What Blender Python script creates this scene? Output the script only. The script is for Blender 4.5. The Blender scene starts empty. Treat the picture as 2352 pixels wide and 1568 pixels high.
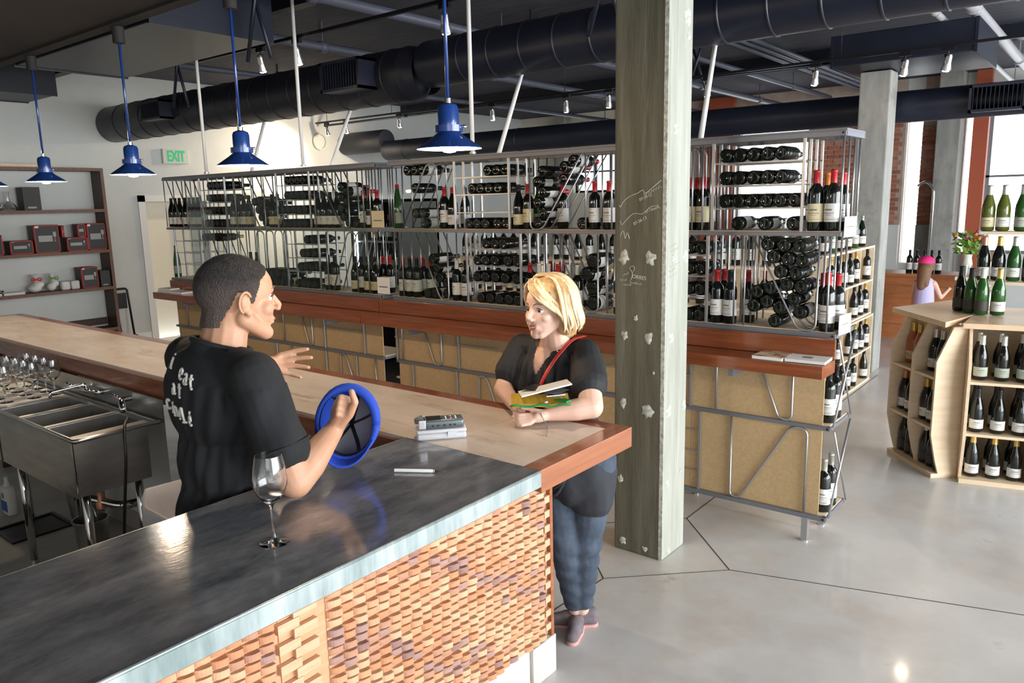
import bpy, bmesh, math, random
from mathutils import Vector, Matrix, Euler
from mathutils.bvhtree import BVHTree
random.seed(7)
S = bpy.context.scene
COL = S.collection
PI = math.pi
# ---------------------------------------------------------------- camera
cam = bpy.data.cameras.new('camera'); co = bpy.data.objects.new('camera', cam); COL.objects.link(co)
cx = Vector((0.783, 0.622, -0.022)); cz = Vector((0.615, -0.768, 0.18)); cz.normalize()
cx = (cx - cz * cx.dot(cz)).normalized(); cyv = cz.cross(cx)
co.matrix_world = Matrix(((cx.x, cyv.x, cz.x, 0), (cx.y, cyv.y, cz.y, 0), (cx.z, cyv.z, cz.z, 1.9), (0, 0, 0, 1)))
cam.sensor_width = 36; cam.lens = 1759 / 2352 * 36; cam.clip_start = .05
S.camera = co
# ---------------------------------------------------------------- light
S.view_settings.view_transform = 'Standard'; S.view_settings.look = 'None'; S.view_settings.gamma = 1
S.view_settings.use_curve_mapping = False
S.view_settings.exposure = 0.6
W = bpy.data.worlds.new('world'); S.world = W; W.use_nodes = True
W.node_tree.nodes['Background'].inputs[0].default_value = (.93, .97, 1, 1)
W.node_tree.nodes['Background'].inputs[1].default_value = 2.3
def area(name, loc, tgt, sx, sy, p, col=(1, 1, 1)):
    l = bpy.data.lights.new(name, 'AREA'); l.shape = 'RECTANGLE'; l.size = sx; l.size_y = sy; l.energy = p; l.color = col
    o = bpy.data.objects.new(name, l); COL.objects.link(o); o.location = loc
    o.rotation_euler = (Vector(tgt) - Vector(loc)).to_track_quat('-Z', 'Y').to_euler(); return o
area('window_daylight', (5.5, 4.5, 2.0), (-2, 4.5, .6), 9, 3, 640, (.95, .98, 1))
area('street_daylight', (1.8, -2.6, 2.4), (-2.2, 3, .9), 4, 2.2, 70, (.97, .98, 1))
def point(name, loc, p, col=(1, .72, .45), r=.03):
    l = bpy.data.lights.new(name, 'POINT'); l.energy = p; l.color = col; l.shadow_soft_size = r
    o = bpy.data.objects.new(name, l); COL.objects.link(o); o.location = loc; return o
def spot(name, loc, tgt, p, col=(1, .78, .55), a=70):
    l = bpy.data.lights.new(name, 'SPOT'); l.energy = p; l.color = col; l.shadow_soft_size = .04; l.spot_size = math.radians(a); l.spot_blend = .8
    o = bpy.data.objects.new(name, l); COL.objects.link(o); o.location = loc
    o.rotation_euler = (Vector(tgt) - Vector(loc)).to_track_quat('-Z', 'Y').to_euler(); return o
# ---------------------------------------------------------------- materials
def mat(name, col, rough=.5, metal=0., col2=None, scale=8, stretch=(1, 1, 1), bump=0., bscale=None, emit=0, trans=0, coat=0, alpha=1, spec=.5, detail=4, ramp=(.35, .65), ior=1.45):
    m = bpy.data.materials.new(name); m.use_nodes = True; nt = m.node_tree; n = nt.nodes; L = nt.links
    b = n['Principled BSDF']
    b.inputs['Base Color'].default_value = (*col, 1); b.inputs['Roughness'].default_value = rough
    b.inputs['Metallic'].default_value = metal; b.inputs['Transmission Weight'].default_value = trans
    b.inputs['Coat Weight'].default_value = coat; b.inputs['Specular IOR Level'].default_value = spec; b.inputs['IOR'].default_value = ior
    b.inputs['Coat Roughness'].default_value = .08
    if alpha < 1: b.inputs['Alpha'].default_value = alpha
    if emit:
        b.inputs['Emission Color'].default_value = (*col, 1); b.inputs['Emission Strength'].default_value = emit
    if col2 or bump:
        tc = n.new('ShaderNodeTexCoord'); mp = n.new('ShaderNodeMapping'); mp.inputs['Scale'].default_value = stretch
        L.new(tc.outputs['Object'], mp.inputs[0])
        ns = n.new('ShaderNodeTexNoise'); ns.inputs['Scale'].default_value = scale; ns.inputs['Detail'].default_value = detail
        ns.inputs['Roughness'].default_value = .65
        L.new(mp.outputs[0], ns.inputs['Vector'])
        if col2:
            r = n.new('ShaderNodeValToRGB'); r.color_ramp.elements[0].color = (*col, 1); r.color_ramp.elements[1].color = (*col2, 1)
            r.color_ramp.elements[0].position = ramp[0]; r.color_ramp.elements[1].position = ramp[1]
            L.new(ns.outputs['Fac'], r.inputs[0]); L.new(r.outputs[0], b.inputs['Base Color'])
        if bump:
            bn = n.new('ShaderNodeTexNoise'); bn.inputs['Scale'].default_value = bscale or scale * 3; bn.inputs['Detail'].default_value = 3
            L.new(mp.outputs[0], bn.inputs['Vector'])
            bp = n.new('ShaderNodeBump'); bp.inputs['Strength'].default_value = bump; bp.inputs['Distance'].default_value = .01
            L.new(bn.outputs['Fac'], bp.inputs['Height']); L.new(bp.outputs[0], b.inputs['Normal'])
    return m
def overlay(m, col, scale, lo, hi, stretch=(1, 1, 1), detail=5):
    """second layer of stains / veins mixed over the base colour"""
    nt = m.node_tree; n = nt.nodes; L = nt.links; b = n['Principled BSDF']
    src = b.inputs['Base Color'].links[0].from_socket
    tc = n.new('ShaderNodeTexCoord'); mp = n.new('ShaderNodeMapping'); mp.inputs['Scale'].default_value = stretch
    L.new(tc.outputs['Object'], mp.inputs[0])
    ns = n.new('ShaderNodeTexNoise'); ns.inputs['Scale'].default_value = scale; ns.inputs['Detail'].default_value = detail; ns.inputs['Roughness'].default_value = .7
    L.new(mp.outputs[0], ns.inputs['Vector'])
    mr = n.new('ShaderNodeMapRange'); mr.inputs[1].default_value = lo; mr.inputs[2].default_value = hi
    L.new(ns.outputs['Fac'], mr.inputs[0])
    mx = n.new('ShaderNodeMix'); mx.data_type = 'RGBA'; L.new(mr.outputs[0], mx.inputs['Factor'])
    L.new(src, mx.inputs['A']); mx.inputs['B'].default_value = (*col, 1); L.new(mx.outputs['Result'], b.inputs['Base Color'])
    return m
M = {}
M['floor'] = overlay(overlay(mat('polished concrete', (.47, .455, .44), .32, 0, (.62, .61, .59), 1.3, bump=.04, bscale=30, detail=7, coat=.15, ramp=(.3, .7)), (.45, .36, .28), .8, .5, .8), (.22, .21, .2), 2.6, .64, .8)
M['floor_in'] = mat('pale sealed floor', (.55, .53, .48), .4, 0, (.42, .40, .36), 3)
M['joint'] = mat('dark floor joint', (.05, .045, .04), .9)
M['ceil'] = mat('dark board-marked concrete', (.035, .04, .062), .8, 0, (.075, .072, .088), 3, (1, 9, 1), bump=.3)
M['navy'] = mat('navy duct paint', (.010, .013, .026), .38, 0, (.016, .02, .036), 2)
M['duct'] = mat('charcoal navy duct paint', (.011, .013, .022), .42, 0, (.018, .02, .03), 2)
M['soffit'] = mat('dark brown soffit paint', (.016, .013, .012), .75, 0, (.022, .018, .016), 3)
M['wall'] = mat('pale grey wall paint', (.60, .63, .61), .8, 0, (.66, .68, .66), 1.5)
M['cream'] = mat('cream wall paint', (.78, .74, .62), .8)
M['white'] = mat('white paint', (.8, .8, .78), .6)
M['brickm'] = mat('red brick', (.36, .10, .05), .85, 0, (.50, .20, .12), 6, bump=.3)
M['brick2'] = mat('dark red brick', (.24, .06, .035), .85, 0, (.42, .17, .10), 5, bump=.3)
M['brick3'] = mat('pink worn brick', (.55, .30, .22), .85, 0, (.40, .16, .10), 7, bump=.3)
M['mortar'] = mat('mortar', (.42, .33, .27), .9, 0, (.5, .42, .36), 9)
M['terra'] = mat('terracotta steel paint', (.42, .10, .05), .5)
M['conc'] = overlay(mat('olive grey board concrete', (.085, .078, .052), .7, 0, (.145, .138, .10), 5, (3, 3, .25), bump=.25, bscale=60, detail=6), (.25, .25, .21), 3, .6, .85, (4, 4, .2))
M['conc2'] = overlay(mat('pale grey column concrete', (.26, .26, .24), .75, 0, (.36, .36, .34), 4, (2, 2, .5), bump=.2), (.18, .17, .15), 3, .55, .8)
M['conc3'] = overlay(mat('board concrete with side light in its colour', (.30, .31, .26), .7, 0, (.40, .41, .36), 5, (3, 3, .25), bump=.25, bscale=60, detail=6), (.22, .225, .18), 3, .55, .8, (4, 4, .2))  # paler than the front face: daylight brightness put into the colour
M['plaster'] = mat('white filler patch', (.30, .31, .27), .8, 0, (.62, .64, .58), 40, bump=.4)
M['chalk'] = mat('white chalk', (.55, .56, .5), .9)
M['zinc'] = overlay(mat('patinated zinc', (.14, .15, .17), .13, .4, (.37, .375, .39), 3, (2.4, 1, 1), bump=.03, bscale=40, detail=7), (.085, .085, .09), 4, .5, .78, (2, .8, 1))
M['zedge'] = overlay(mat('bright rubbed zinc edge', (.22, .28, .28), .34, .5, (.46, .52, .52), 6, (1, 2, .4), bump=.05), (.22, .28, .28), 12, .55, .75, (1, 3, .3))
M['stone'] = overlay(overlay(mat('travertine', (.56, .46, .37), .22, 0, (.70, .62, .54), 3, (.5, 1.4, 1), detail=8, bump=.03), (.40, .29, .2), 5, .56, .72, (.5, 2, 1)), (.25, .18, .12), 14, .68, .74, (.6, 2, 1))
M['redwood'] = mat('varnished reddish wood', (.20, .055, .022), .2, 0, (.30, .09, .035), 5, (.4, 6, 6), coat=.4)
M['redwoody'] = mat('varnished reddish wood crosswise', (.26, .085, .035), .25, 0, (.36, .13, .055), 5, (6, .4, 6), coat=.4)
M['mdf'] = mat('raw fibreboard', (.47, .32, .165), .75, 0, (.53, .375, .20), 60, bump=.05)
M['ply'] = mat('birch plywood', (.68, .52, .34), .5, 0, (.76, .61, .43), 4, (1, 1, 7))
M['plytop'] = mat('plywood top', (.70, .48, .29), .4, 0, (.78, .58, .38), 4, (1, 6, 1))
M['pine'] = mat('pale pine', (.78, .62, .42), .55, 0, (.85, .72, .54), 5, (1, 1, 5))
M['steel'] = mat('satin steel rod', (.48, .49, .51), .35, .85)
M['steelrail'] = mat('grey painted steel', (.22, .23, .26), .4, .5)
M['stain'] = mat('stainless sheet', (.55, .55, .54), .28, .95, (.42, .42, .41), 4, (1, 1, 5))
M['chrome'] = mat('chrome', (.75, .75, .76), .08, 1)
M['black'] = mat('black plastic', (.012, .012, .013), .4)
M['blackm'] = mat('black metal', (.015, .015, .018), .35, .3)
M['rubber'] = mat('black rubber', (.01, .01, .01), .8, bump=.4, bscale=200, scale=50)
M['espresso'] = mat('dark walnut veneer', (.045, .025, .018), .5, 0, (.07, .038, .028), 5, (1, 1, 8))
M['walnut'] = mat('brown walnut edge', (.15, .07, .045), .45, 0, (.2, .1, .065), 5, (1, 6, 1))
M['enamel'] = mat('blue enamel', (.012, .045, .20), .18, .1, coat=.6)
M['enamel_in'] = mat('pale inner enamel', (.25, .45, .75), .4)
M['bulb'] = mat('lit bulb', (1, .80, .58), emit=26)
M['tube'] = mat('fluorescent tube', (.8, .93, 1), emit=7)
M['glassb'] = mat('near black bottle glass', (.006, .008, .006), .07, spec=.7)
M['glassg'] = mat('green bottle glass', (.02, .085, .015), .07, spec=.7)
M['glassy'] = mat('olive bottle glass', (.10, .12, .02), .07, spec=.7)
M['glassr'] = mat('rose wine glass', (.42, .13, .05), .08, spec=.7)
M['glassc'] = mat('pale bottle glass', (.45, .50, .42), .07, spec=.7)
M['lab'] = mat('white paper label', (.72, .71, .67), .7)
M['laby'] = mat('cream paper label', (.66, .58, .36), .7)
M['labg'] = mat('grey green label', (.42, .46, .38), .7)
M['labk'] = mat('dark label', (.05, .045, .04), .6)
M['labt'] = mat('label print', (.22, .19, .17), .7)
M['capr'] = mat('red foil capsule', (.42, .02, .025), .35, .2)
M['capk'] = mat('black foil capsule', (.015, .015, .017), .35, .2)
M['capw'] = mat('white foil capsule', (.62, .62, .56), .4)
M['capg'] = mat('gold foil', (.62, .42, .12), .35, .6)
M['caps'] = mat('silver foil', (.55, .56, .52), .35, .6)
M['capp'] = mat('pink copper foil', (.62, .28, .18), .35, .5)
M['capo'] = mat('orange foil', (.7, .22, .04), .4, .2)
M['clear'] = mat('clear drinking glass', (1, 1, 1), .0, trans=1, ior=1.45)
def pane_mat(name, tint, g):
    m = bpy.data.materials.new(name); m.use_nodes = True; nt = m.node_tree; n = nt.nodes; L = nt.links
    n.remove(n['Principled BSDF']); o = n['Material Output']
    t = n.new('ShaderNodeBsdfTransparent'); t.inputs[0].default_value = (*tint, 1)
    q = n.new('ShaderNodeBsdfGlossy'); q.inputs['Roughness'].default_value = .02
    lw = n.new('ShaderNodeLayerWeight'); lw.inputs[0].default_value = g; mx = n.new('ShaderNodeMixShader')
    L.new(lw.outputs['Fresnel'], mx.inputs[0]); L.new(t.outputs[0], mx.inputs[1]); L.new(q.outputs[0], mx.inputs[2]); L.new(mx.outputs[0], o.inputs[0])
    return m
M['pane'] = pane_mat('window glass', (.98, .99, .99), .08)
M['acrylic'] = pane_mat('acrylic sheet', (.93, .955, .94), .12)
M['skin'] = mat('light tan skin', (.50, .26, .155), .5, 0, (.56, .31, .20), 9, bump=.04, bscale=120)
M['skin2'] = mat('fair skin', (.66, .41, .31), .5, 0, (.72, .47, .37), 9, bump=.03, bscale=120)
M['lip'] = mat('lips', (.50, .16, .13), .4)
M['teeth'] = mat('teeth', (.8, .78, .72), .3)
M['eyew'] = mat('eye white', (.75, .74, .72), .2)
M['iris'] = mat('dark iris', (.03, .035, .03), .15)
M['tshirt'] = mat('black cotton', (.010, .0105, .012), .85, 0, (.014, .0145, .017), 5, bump=.5, bscale=9)
M['blouse'] = mat('black draped jersey', (.009, .0095, .011), .7, 0, (.014, .0145, .017), 4, bump=.15, bscale=6)
M['tunic'] = mat('dark grey jersey', (.022, .024, .03), .8, 0, (.03, .032, .04), 5, bump=.2, bscale=12)
M['denim'] = mat('slate blue denim', (.035, .048, .072), .85, 0, (.06, .08, .115), 14, bump=.3, bscale=25)
M['trouser'] = mat('dark trousers', (.015, .016, .02), .8)
M['suede'] = mat('mauve grey suede', (.13, .105, .12), .9, 0, (.18, .15, .16), 20)
M['sole'] = mat('pink rubber sole', (.5, .28, .26), .7)
M['strap'] = mat('red leather', (.55, .025, .018), .4)
M['capblue'] = mat('royal blue twill', (.015, .06, .42), .75, bump=.15, bscale=200, scale=50)
M['capgrey'] = mat('grey cap lining', (.22, .22, .24), .8)
M['mustard'] = mat('mustard felt', (.40, .24, .015), .85)
M['greenfelt'] = mat('green felt', (.02, .22, .07), .85)
M['binw'] = mat('white bin plastic', (.60, .54, .52), .5)
M['bag'] = mat('white bin liner', (.70, .70, .74), .35, bump=.4, scale=10, bscale=18)
M['exitg'] = mat('green exit letters', (.03, .55, .22), .5, emit=.12)
M['exitw'] = mat('pale exit sign face', (.62, .66, .58), .5)
M['boxk'] = mat('charcoal gift box', (.055, .055, .052), .6)
M['boxr'] = mat('red box edge', (.42, .025, .02), .5)
M['boxp'] = mat('grey box print', (.38, .38, .37), .6)
M['paper'] = mat('white paper', (.80, .79, .76), .6)
M['photo'] = mat('brown cover photo', (.30, .12, .05), .5, 0, (.75, .62, .45), 14, ramp=(.4, .6))
M['woodc'] = mat('orange brown cabinet wood', (.38, .14, .05), .4, 0, (.48, .19, .08), 5, (1, 1, 5))
M['leafg'] = mat('leaf green', (.10, .26, .03), .6, 0, (.20, .38, .06), 20)
M['petal'] = mat('orange petals', (.75, .17, .03), .6)
M['petal2'] = mat('violet petals', (.28, .08, .30), .6)
M['pinkcap'] = mat('hot pink cotton', (.80, .03, .20), .7)
M['lilac'] = mat('lilac cotton', (.48, .44, .70), .8)
M['brownhair'] = mat('brown hair', (.12, .06, .03), .6, 0, (.22, .12, .06), 40, (8, 8, 1))
M['alu'] = mat('brushed aluminium', (.62, .63, .65), .25, .9)
M['recgrey'] = mat('recorder grey shell', (.12, .14, .15), .35, .4)
M['frost'] = mat('frosted plastic case', (.82, .83, .86), .3, trans=.35)
M['label_blue'] = mat('blue product label', (.03, .12, .42), .5)
M['yellow'] = mat('yellow plastic rim', (.62, .36, .02), .5)
M['lettering'] = mat('white shirt print', (.62, .60, .55), .8)
# ---------------------------------------------------------------- helpers
def mk(name, bm, m, parent=None, smooth=False, loc=None):
    me = bpy.data.meshes.new(name); bm.normal_update(); bm.to_mesh(me); bm.free()
    for x in (m if isinstance(m, (list, tuple)) else [m]): me.materials.append(M[x] if isinstance(x, str) else x)
    if smooth:
        me.polygons.foreach_set('use_smooth', [True] * len(me.polygons))
        if smooth == 'auto':
            try: me.set_sharp_from_angle(angle=math.radians(40))
            except Exception: pass
    o = bpy.data.objects.new(name, me); COL.objects.link(o)
    if parent: o.parent = parent
    if loc: o.location = loc
    return o
def thing(name, label, cat, loc=(0, 0, 0), rz=0, group=None, kind=None):
    o = bpy.data.objects.new(name, None); COL.objects.link(o); o.location = loc; o.rotation_euler = (0, 0, rz)
    o.empty_display_size = .05
    return tag(o, label, cat, group, kind)
def tag(o, label=None, cat=None, group=None, kind=None):
    if label: o['label'] = label
    if cat: o['category'] = cat
    if group: o['group'] = group
    if kind: o['kind'] = kind
    return o
def struct(o): o['kind'] = 'structure'; return o
def inst(o, parent, loc=(0, 0, 0), rot=(0, 0, 0), sc=None):
    c = o.copy(); COL.objects.link(c); c.parent = parent; c.location = loc; c.rotation_euler = rot
    if sc: c.scale = sc
    return c
def B(): return bmesh.new()
def box(bm, x0, x1, y0, y1, z0, z1, bev=0, mi=0):
    r = bmesh.ops.create_cube(bm, size=1)
    for v in r['verts']: v.co = Vector(((x0 + x1) / 2 + v.co.x * (x1 - x0), (y0 + y1) / 2 + v.co.y * (y1 - y0), (z0 + z1) / 2 + v.co.z * (z1 - z0)))
    fs = set(f for v in r['verts'] for f in v.link_faces)
    if bev:
        q = bmesh.ops.bevel(bm, geom=list(set(e for v in r['verts'] for e in v.link_edges)), offset=bev, segments=2, profile=.6, affect='EDGES')
        fs = set(q['faces']) | set(f for f in fs if f.is_valid)
    for f in fs: f.material_index = mi
    return bm
def bxo(name, x0, x1, y0, y1, z0, z1, m, parent=None, bev=0.0):
    return mk(name, box(B(), x0, x1, y0, y1, z0, z1, bev), m, parent)
def prism(bm, pts, z0, z1, bev=0):
    """pts in plan (x,y), extruded in z"""
    lo = [bm.verts.new((x, y, z0)) for x, y in pts]; hi = [bm.verts.new((x, y, z1)) for x, y in pts]
    n = len(pts); fs = [bm.faces.new(lo[::-1]), bm.faces.new(hi)]
    for i in range(n): fs.append(bm.faces.new((lo[i], lo[(i + 1) % n], hi[(i + 1) % n], hi[i])))
    bmesh.ops.recalc_face_normals(bm, faces=fs); return bm
def lathe(bm, prof, seg=16, mat4=None, mi=0, cap=True):
    rings = []
    for r, z in prof:
        if r < 1e-5: rings.append([bm.verts.new((0, 0, z))])
        else: rings.append([bm.verts.new((r * math.cos(2 * PI * i / seg), r * math.sin(2 * PI * i / seg), z)) for i in range(seg)])
    fs = []
    for a, b in zip(rings, rings[1:]):
        for i in range(seg):
            j = (i + 1) % seg
            if len(a) == 1 and len(b) == 1: continue
            if len(a) == 1: fs.append(bm.faces.new((a[0], b[j], b[i])))
            elif len(b) == 1: fs.append(bm.faces.new((a[i], a[j], b[0])))
            else: fs.append(bm.faces.new((a[i], a[j], b[j], b[i])))
    for f in fs: f.material_index = mi
    if mat4 is not None:
        for ring in rings:
            for v in ring: v.co = mat4 @ v.co
    return bm
def rpath(pts, rad=.04, n=5):
    """polyline with rounded corners"""
    P = [Vector(p) for p in pts]; out = [P[0]]
    for a, b, c in zip(P, P[1:], P[2:]):
        d1 = (a - b); d2 = (c - b); r = min(rad, d1.length * .48, d2.length * .48)
        p1 = b + d1.normalized() * r; p2 = b + d2.normalized() * r
        for k in range(n + 1):
            t = k / n; out.append(p1 * (1 - t) ** 2 + b * 2 * t * (1 - t) + p2 * t * t)
    out.append(P[-1]); return out
def tube(bm, pts, r, seg=8, flat=None, mi=0):
    """r may be a list (taper)"""
    P = [Vector(p) for p in pts]; n = len(P); R = r if isinstance(r, (list, tuple)) else [r] * n
    rings = []; up = None
    for i, p in enumerate(P):
        t = (P[min(i + 1, n - 1)] - P[max(i - 1, 0)]).normalized()
        if up is None: up = Vector((0, 0, 1)) if abs(t.z) < .9 else Vector((0, 1, 0))
        a = t.cross(up)
        if a.length < 1e-4: a = t.cross(Vector((1, 0, 0)))
        a.normalize(); b = a.cross(t).normalized(); up = b
        fl = flat or 1
        rings.append([bm.verts.new(p + (a * math.cos(2 * PI * k / seg) + b * math.sin(2 * PI * k / seg) * fl) * R[i]) for k in range(seg)])
    fs = []
    for a, b in zip(rings, rings[1:]):
        for k in range(seg):
            j = (k + 1) % seg; fs.append(bm.faces.new((a[k], b[k], b[j], a[j])))
    fs.append(bm.faces.new(rings[0])); fs.append(bm.faces.new(rings[-1][::-1]))
    for f in fs: f.material_index = mi
    bmesh.ops.recalc_face_normals(bm, faces=fs)
    return bm
def tubeo(name, pts, r, m, parent=None, seg=8, smooth=True, flat=None):
    return mk(name, tube(B(), pts, r, seg, flat), m, parent, smooth)
def lathe_o(name, prof, m, parent=None, seg=24, loc=None):
    bm = lathe(B(), prof, seg); return mk(name, bm, m, parent, 'auto', loc)
def text_o(name, s, size, m, parent, mw, depth=.001, bold=0):
    c = bpy.data.curves.new(name, 'FONT'); c.body = s; c.size = size; c.extrude = depth; c.offset = bold; c.align_x = 'CENTER'; c.align_y = 'CENTER'
    o = bpy.data.objects.new(name, c); COL.objects.link(o); dg = bpy.context.evaluated_depsgraph_get()
    me = bpy.data.meshes.new_from_object(o.evaluated_get(dg)); bpy.data.objects.remove(o)
    me.materials.clear(); me.materials.append(M[m])
    q = bpy.data.objects.new(name, me); COL.objects.link(q); q.parent = parent; q.matrix_local = mw; return q
def facing(loc, right, up):
    r = Vector(right).normalized(); u = Vector(up).normalized(); n = r.cross(u)
    return Matrix(((r.x, u.x, n.x, loc[0]), (r.y, u.y, n.y, loc[1]), (r.z, u.z, n.z, loc[2]), (0, 0, 0, 1)))
ORD = ['first', 'second', 'third', 'fourth', 'fifth', 'sixth', 'seventh', 'eighth', 'ninth', 'tenth', 'eleventh', 'twelfth']
NUM = ['zero', 'one', 'two', 'three', 'four', 'five', 'six', 'seven', 'eight', 'nine', 'ten', 'eleven', 'twelve']
# ---- organic bodies: a union of tapered limbs and ellipsoids, remeshed into one continuous skin
def cap_(bm, p0, p1, r0, r1, seg=16):
    p0 = Vector(p0); p1 = Vector(p1); d = p1 - p0; L = d.length; q = d.to_track_quat('Z', 'Y').to_matrix().to_4x4() if L > 1e-6 else Matrix.Identity(4)
    prof = [(0, -r0)] + [(r0 * math.sin(t), -r0 * math.cos(t)) for t in (PI / 8, PI / 4, 3 * PI / 8, PI / 2)] + [(r1 * math.cos(t), L + r1 * math.sin(t)) for t in (0, PI / 8, PI / 4, 3 * PI / 8)] + [(0, L + r1)]
    lathe(bm, prof, seg, Matrix.Translation(p0) @ q)
def ell_(bm, c, rad, rot=None, sub=3):
    r = bmesh.ops.create_icosphere(bm, subdivisions=sub, radius=1)
    m = Matrix.Translation(Vector(c)) @ (rot or Matrix.Identity(3)).to_4x4() @ Matrix.Diagonal((*rad, 1))
    for v in r['verts']: v.co = m @ v.co
def body(name, items, m, parent, vox=.006, smooth=4, post=None):
    bm = B()
    for it in items:
        if it[0] == 'c': cap_(bm, *it[1:])
        else: ell_(bm, *it[1:])
    me = bpy.data.meshes.new(name); bm.to_mesh(me); bm.free()
    o = bpy.data.objects.new(name, me); COL.objects.link(o)
    r = o.modifiers.new('r', 'REMESH'); r.mode = 'VOXEL'; r.voxel_size = vox; r.use_smooth_shade = True
    s = o.modifiers.new('s', 'SMOOTH'); s.factor = .5; s.iterations = smooth
    dg = bpy.context.evaluated_depsgraph_get(); dg.update()
    me2 = bpy.data.meshes.new_from_object(o.evaluated_get(dg)); o.modifiers.clear(); o.data = me2
    if post:
        for v in me2.vertices: v.co = post(v.co.copy())
    me2.materials.clear(); me2.materials.append(M[m]); me2.polygons.foreach_set('use_smooth', [True] * len(me2.polygons))
    if parent: o.parent = parent
    return o
def trim_(o, fn):
    """delete vertices for which fn(co) is true"""
    bm = B(); bm.from_mesh(o.data); bmesh.ops.delete(bm, geom=[v for v in bm.verts if fn(v.co)], context='VERTS')
    bm.to_mesh(o.data); bm.free(); return o
# ================================================================ SETTING
FX0, FX1, FY0, FY1, CZ = -11.2, 6.0, -3.0, 14.5, 3.75
fl = struct(bxo('floor', FX0, FX1, FY0, FY1, -.12, 0, 'floor'))
def joint(a, b, w=.0055):
    a = Vector(a).to_3d(); b = Vector(b).to_3d(); d = (b - a).normalized(); n = Vector((-d.y, d.x, 0)) * w / 2
    mk('floor_joint', prism(B(), [tuple((a - n)[:2]), tuple((b - n)[:2]), tuple((b + n)[:2]), tuple((a + n)[:2])], -.004, .0012), 'joint', fl)
joint((-1.91, 4.03), (-1.443, 3.56)); joint((-1.443, 3.56), (-1.92, 3.1), .004); joint((-1.92, 3.1), (-2.40, 3.57)); joint((-2.40, 3.57), (-1.91, 4.03))
joint((-1.91, 4.03), (-1.93, 8.6)); joint((-1.443, 3.56), (3.2, 4.93), .005); joint((-1.92, 3.1), (-2.0, 1.9))
struct(bxo('ceiling', FX0, FX1, FY0, FY1, CZ, CZ + .15, 'ceil'))
wl = struct(mk('wall_left', B(), 'wall'))
bm = B(); box(bm, FX0 - .2, FX0, FY0, 5.52, 0, CZ); box(bm, FX0 - .2, FX0, 6.5, FY1, 0, CZ); box(bm, FX0 - .2, FX0, 5.52, 6.5, 2.02, CZ); bm.to_mesh(wl.data); bm.free()
d1 = struct(bxo('door_1', FX0 - .26, FX0 - .20, 5.3, 6.7, 0, 2.2, 'cream'))
mk('trim_1', box(box(box(B(), FX0, FX0 + .02, 5.43, 5.53, 0, 2.1), FX0, FX0 + .02, 6.49, 6.59, 0, 2.1), FX0, FX0 + .02, 5.43, 6.59, 2.01, 2.1), 'white')['kind'] = 'structure'
struct(bxo('baseboard_left', FX0, FX0 + .02, FY0, 1.59, 0, .12, 'white')); struct(bxo('baseboard_left', FX0, FX0 + .02, 4.87, 5.42, 0, .12, 'white'))
struct(bxo('sky_blocking_wall', FX0, FX1, FY0 - .2, FY0, 0, CZ, 'wall'))  # unseen wall behind the camera, added to shut out sky light
# back wall: columns of wall between windows
wb = struct(mk('wall_back', B(), ['mortar', 'cream', 'terra', 'conc2', 'wall']))
bm = B(); Y0 = FY1
def seg(x0, x1, z0, z1, mi, y0=Y0, y1=Y0 + .3): box(bm, x0, x1, y0, y1, z0, z1, mi=mi)
seg(-11.4, -9.75, 0, CZ, 1); seg(-9.75, -8.7, 0, 2.05, 1); seg(-9.75, -8.7, 2.95, CZ, 1)
seg(-8.7, -6.0, 0, CZ, 0); seg(-6.0, -4.65, 0, 1.45, 4); seg(-6.0, -4.65, 3.2, CZ, 0)
seg(-4.65, -3.06, 0, CZ, 0); seg(-3.06, -2.80, 0, .7, 4); seg(-3.06, -2.80, 3.3, CZ, 4)
seg(-2.80, -2.20, 0, CZ, 0); seg(-2.20, -2.06, 0, .9, 4); seg(-2.20, -2.06, 3.3, CZ, 4)
seg(-2.06, -1.86, 0, CZ, 4); seg(-1.86, 1.6, 0, .9, 4); seg(-1.86, 1.6, 3.35, CZ, 4); seg(1.6, 6, 0, CZ, 4)
bm.to_mesh(wb.data); bm.free()
# grey dado under the bricks
struct(bxo('trim_2', -2.80, -2.535, Y0 - .06, Y0, 0, 1.36, 'conc2')); struct(bxo('trim_3', -4.65, -3.06, Y0 - .06, Y0, 0, 1.36, 'wall'))
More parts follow.
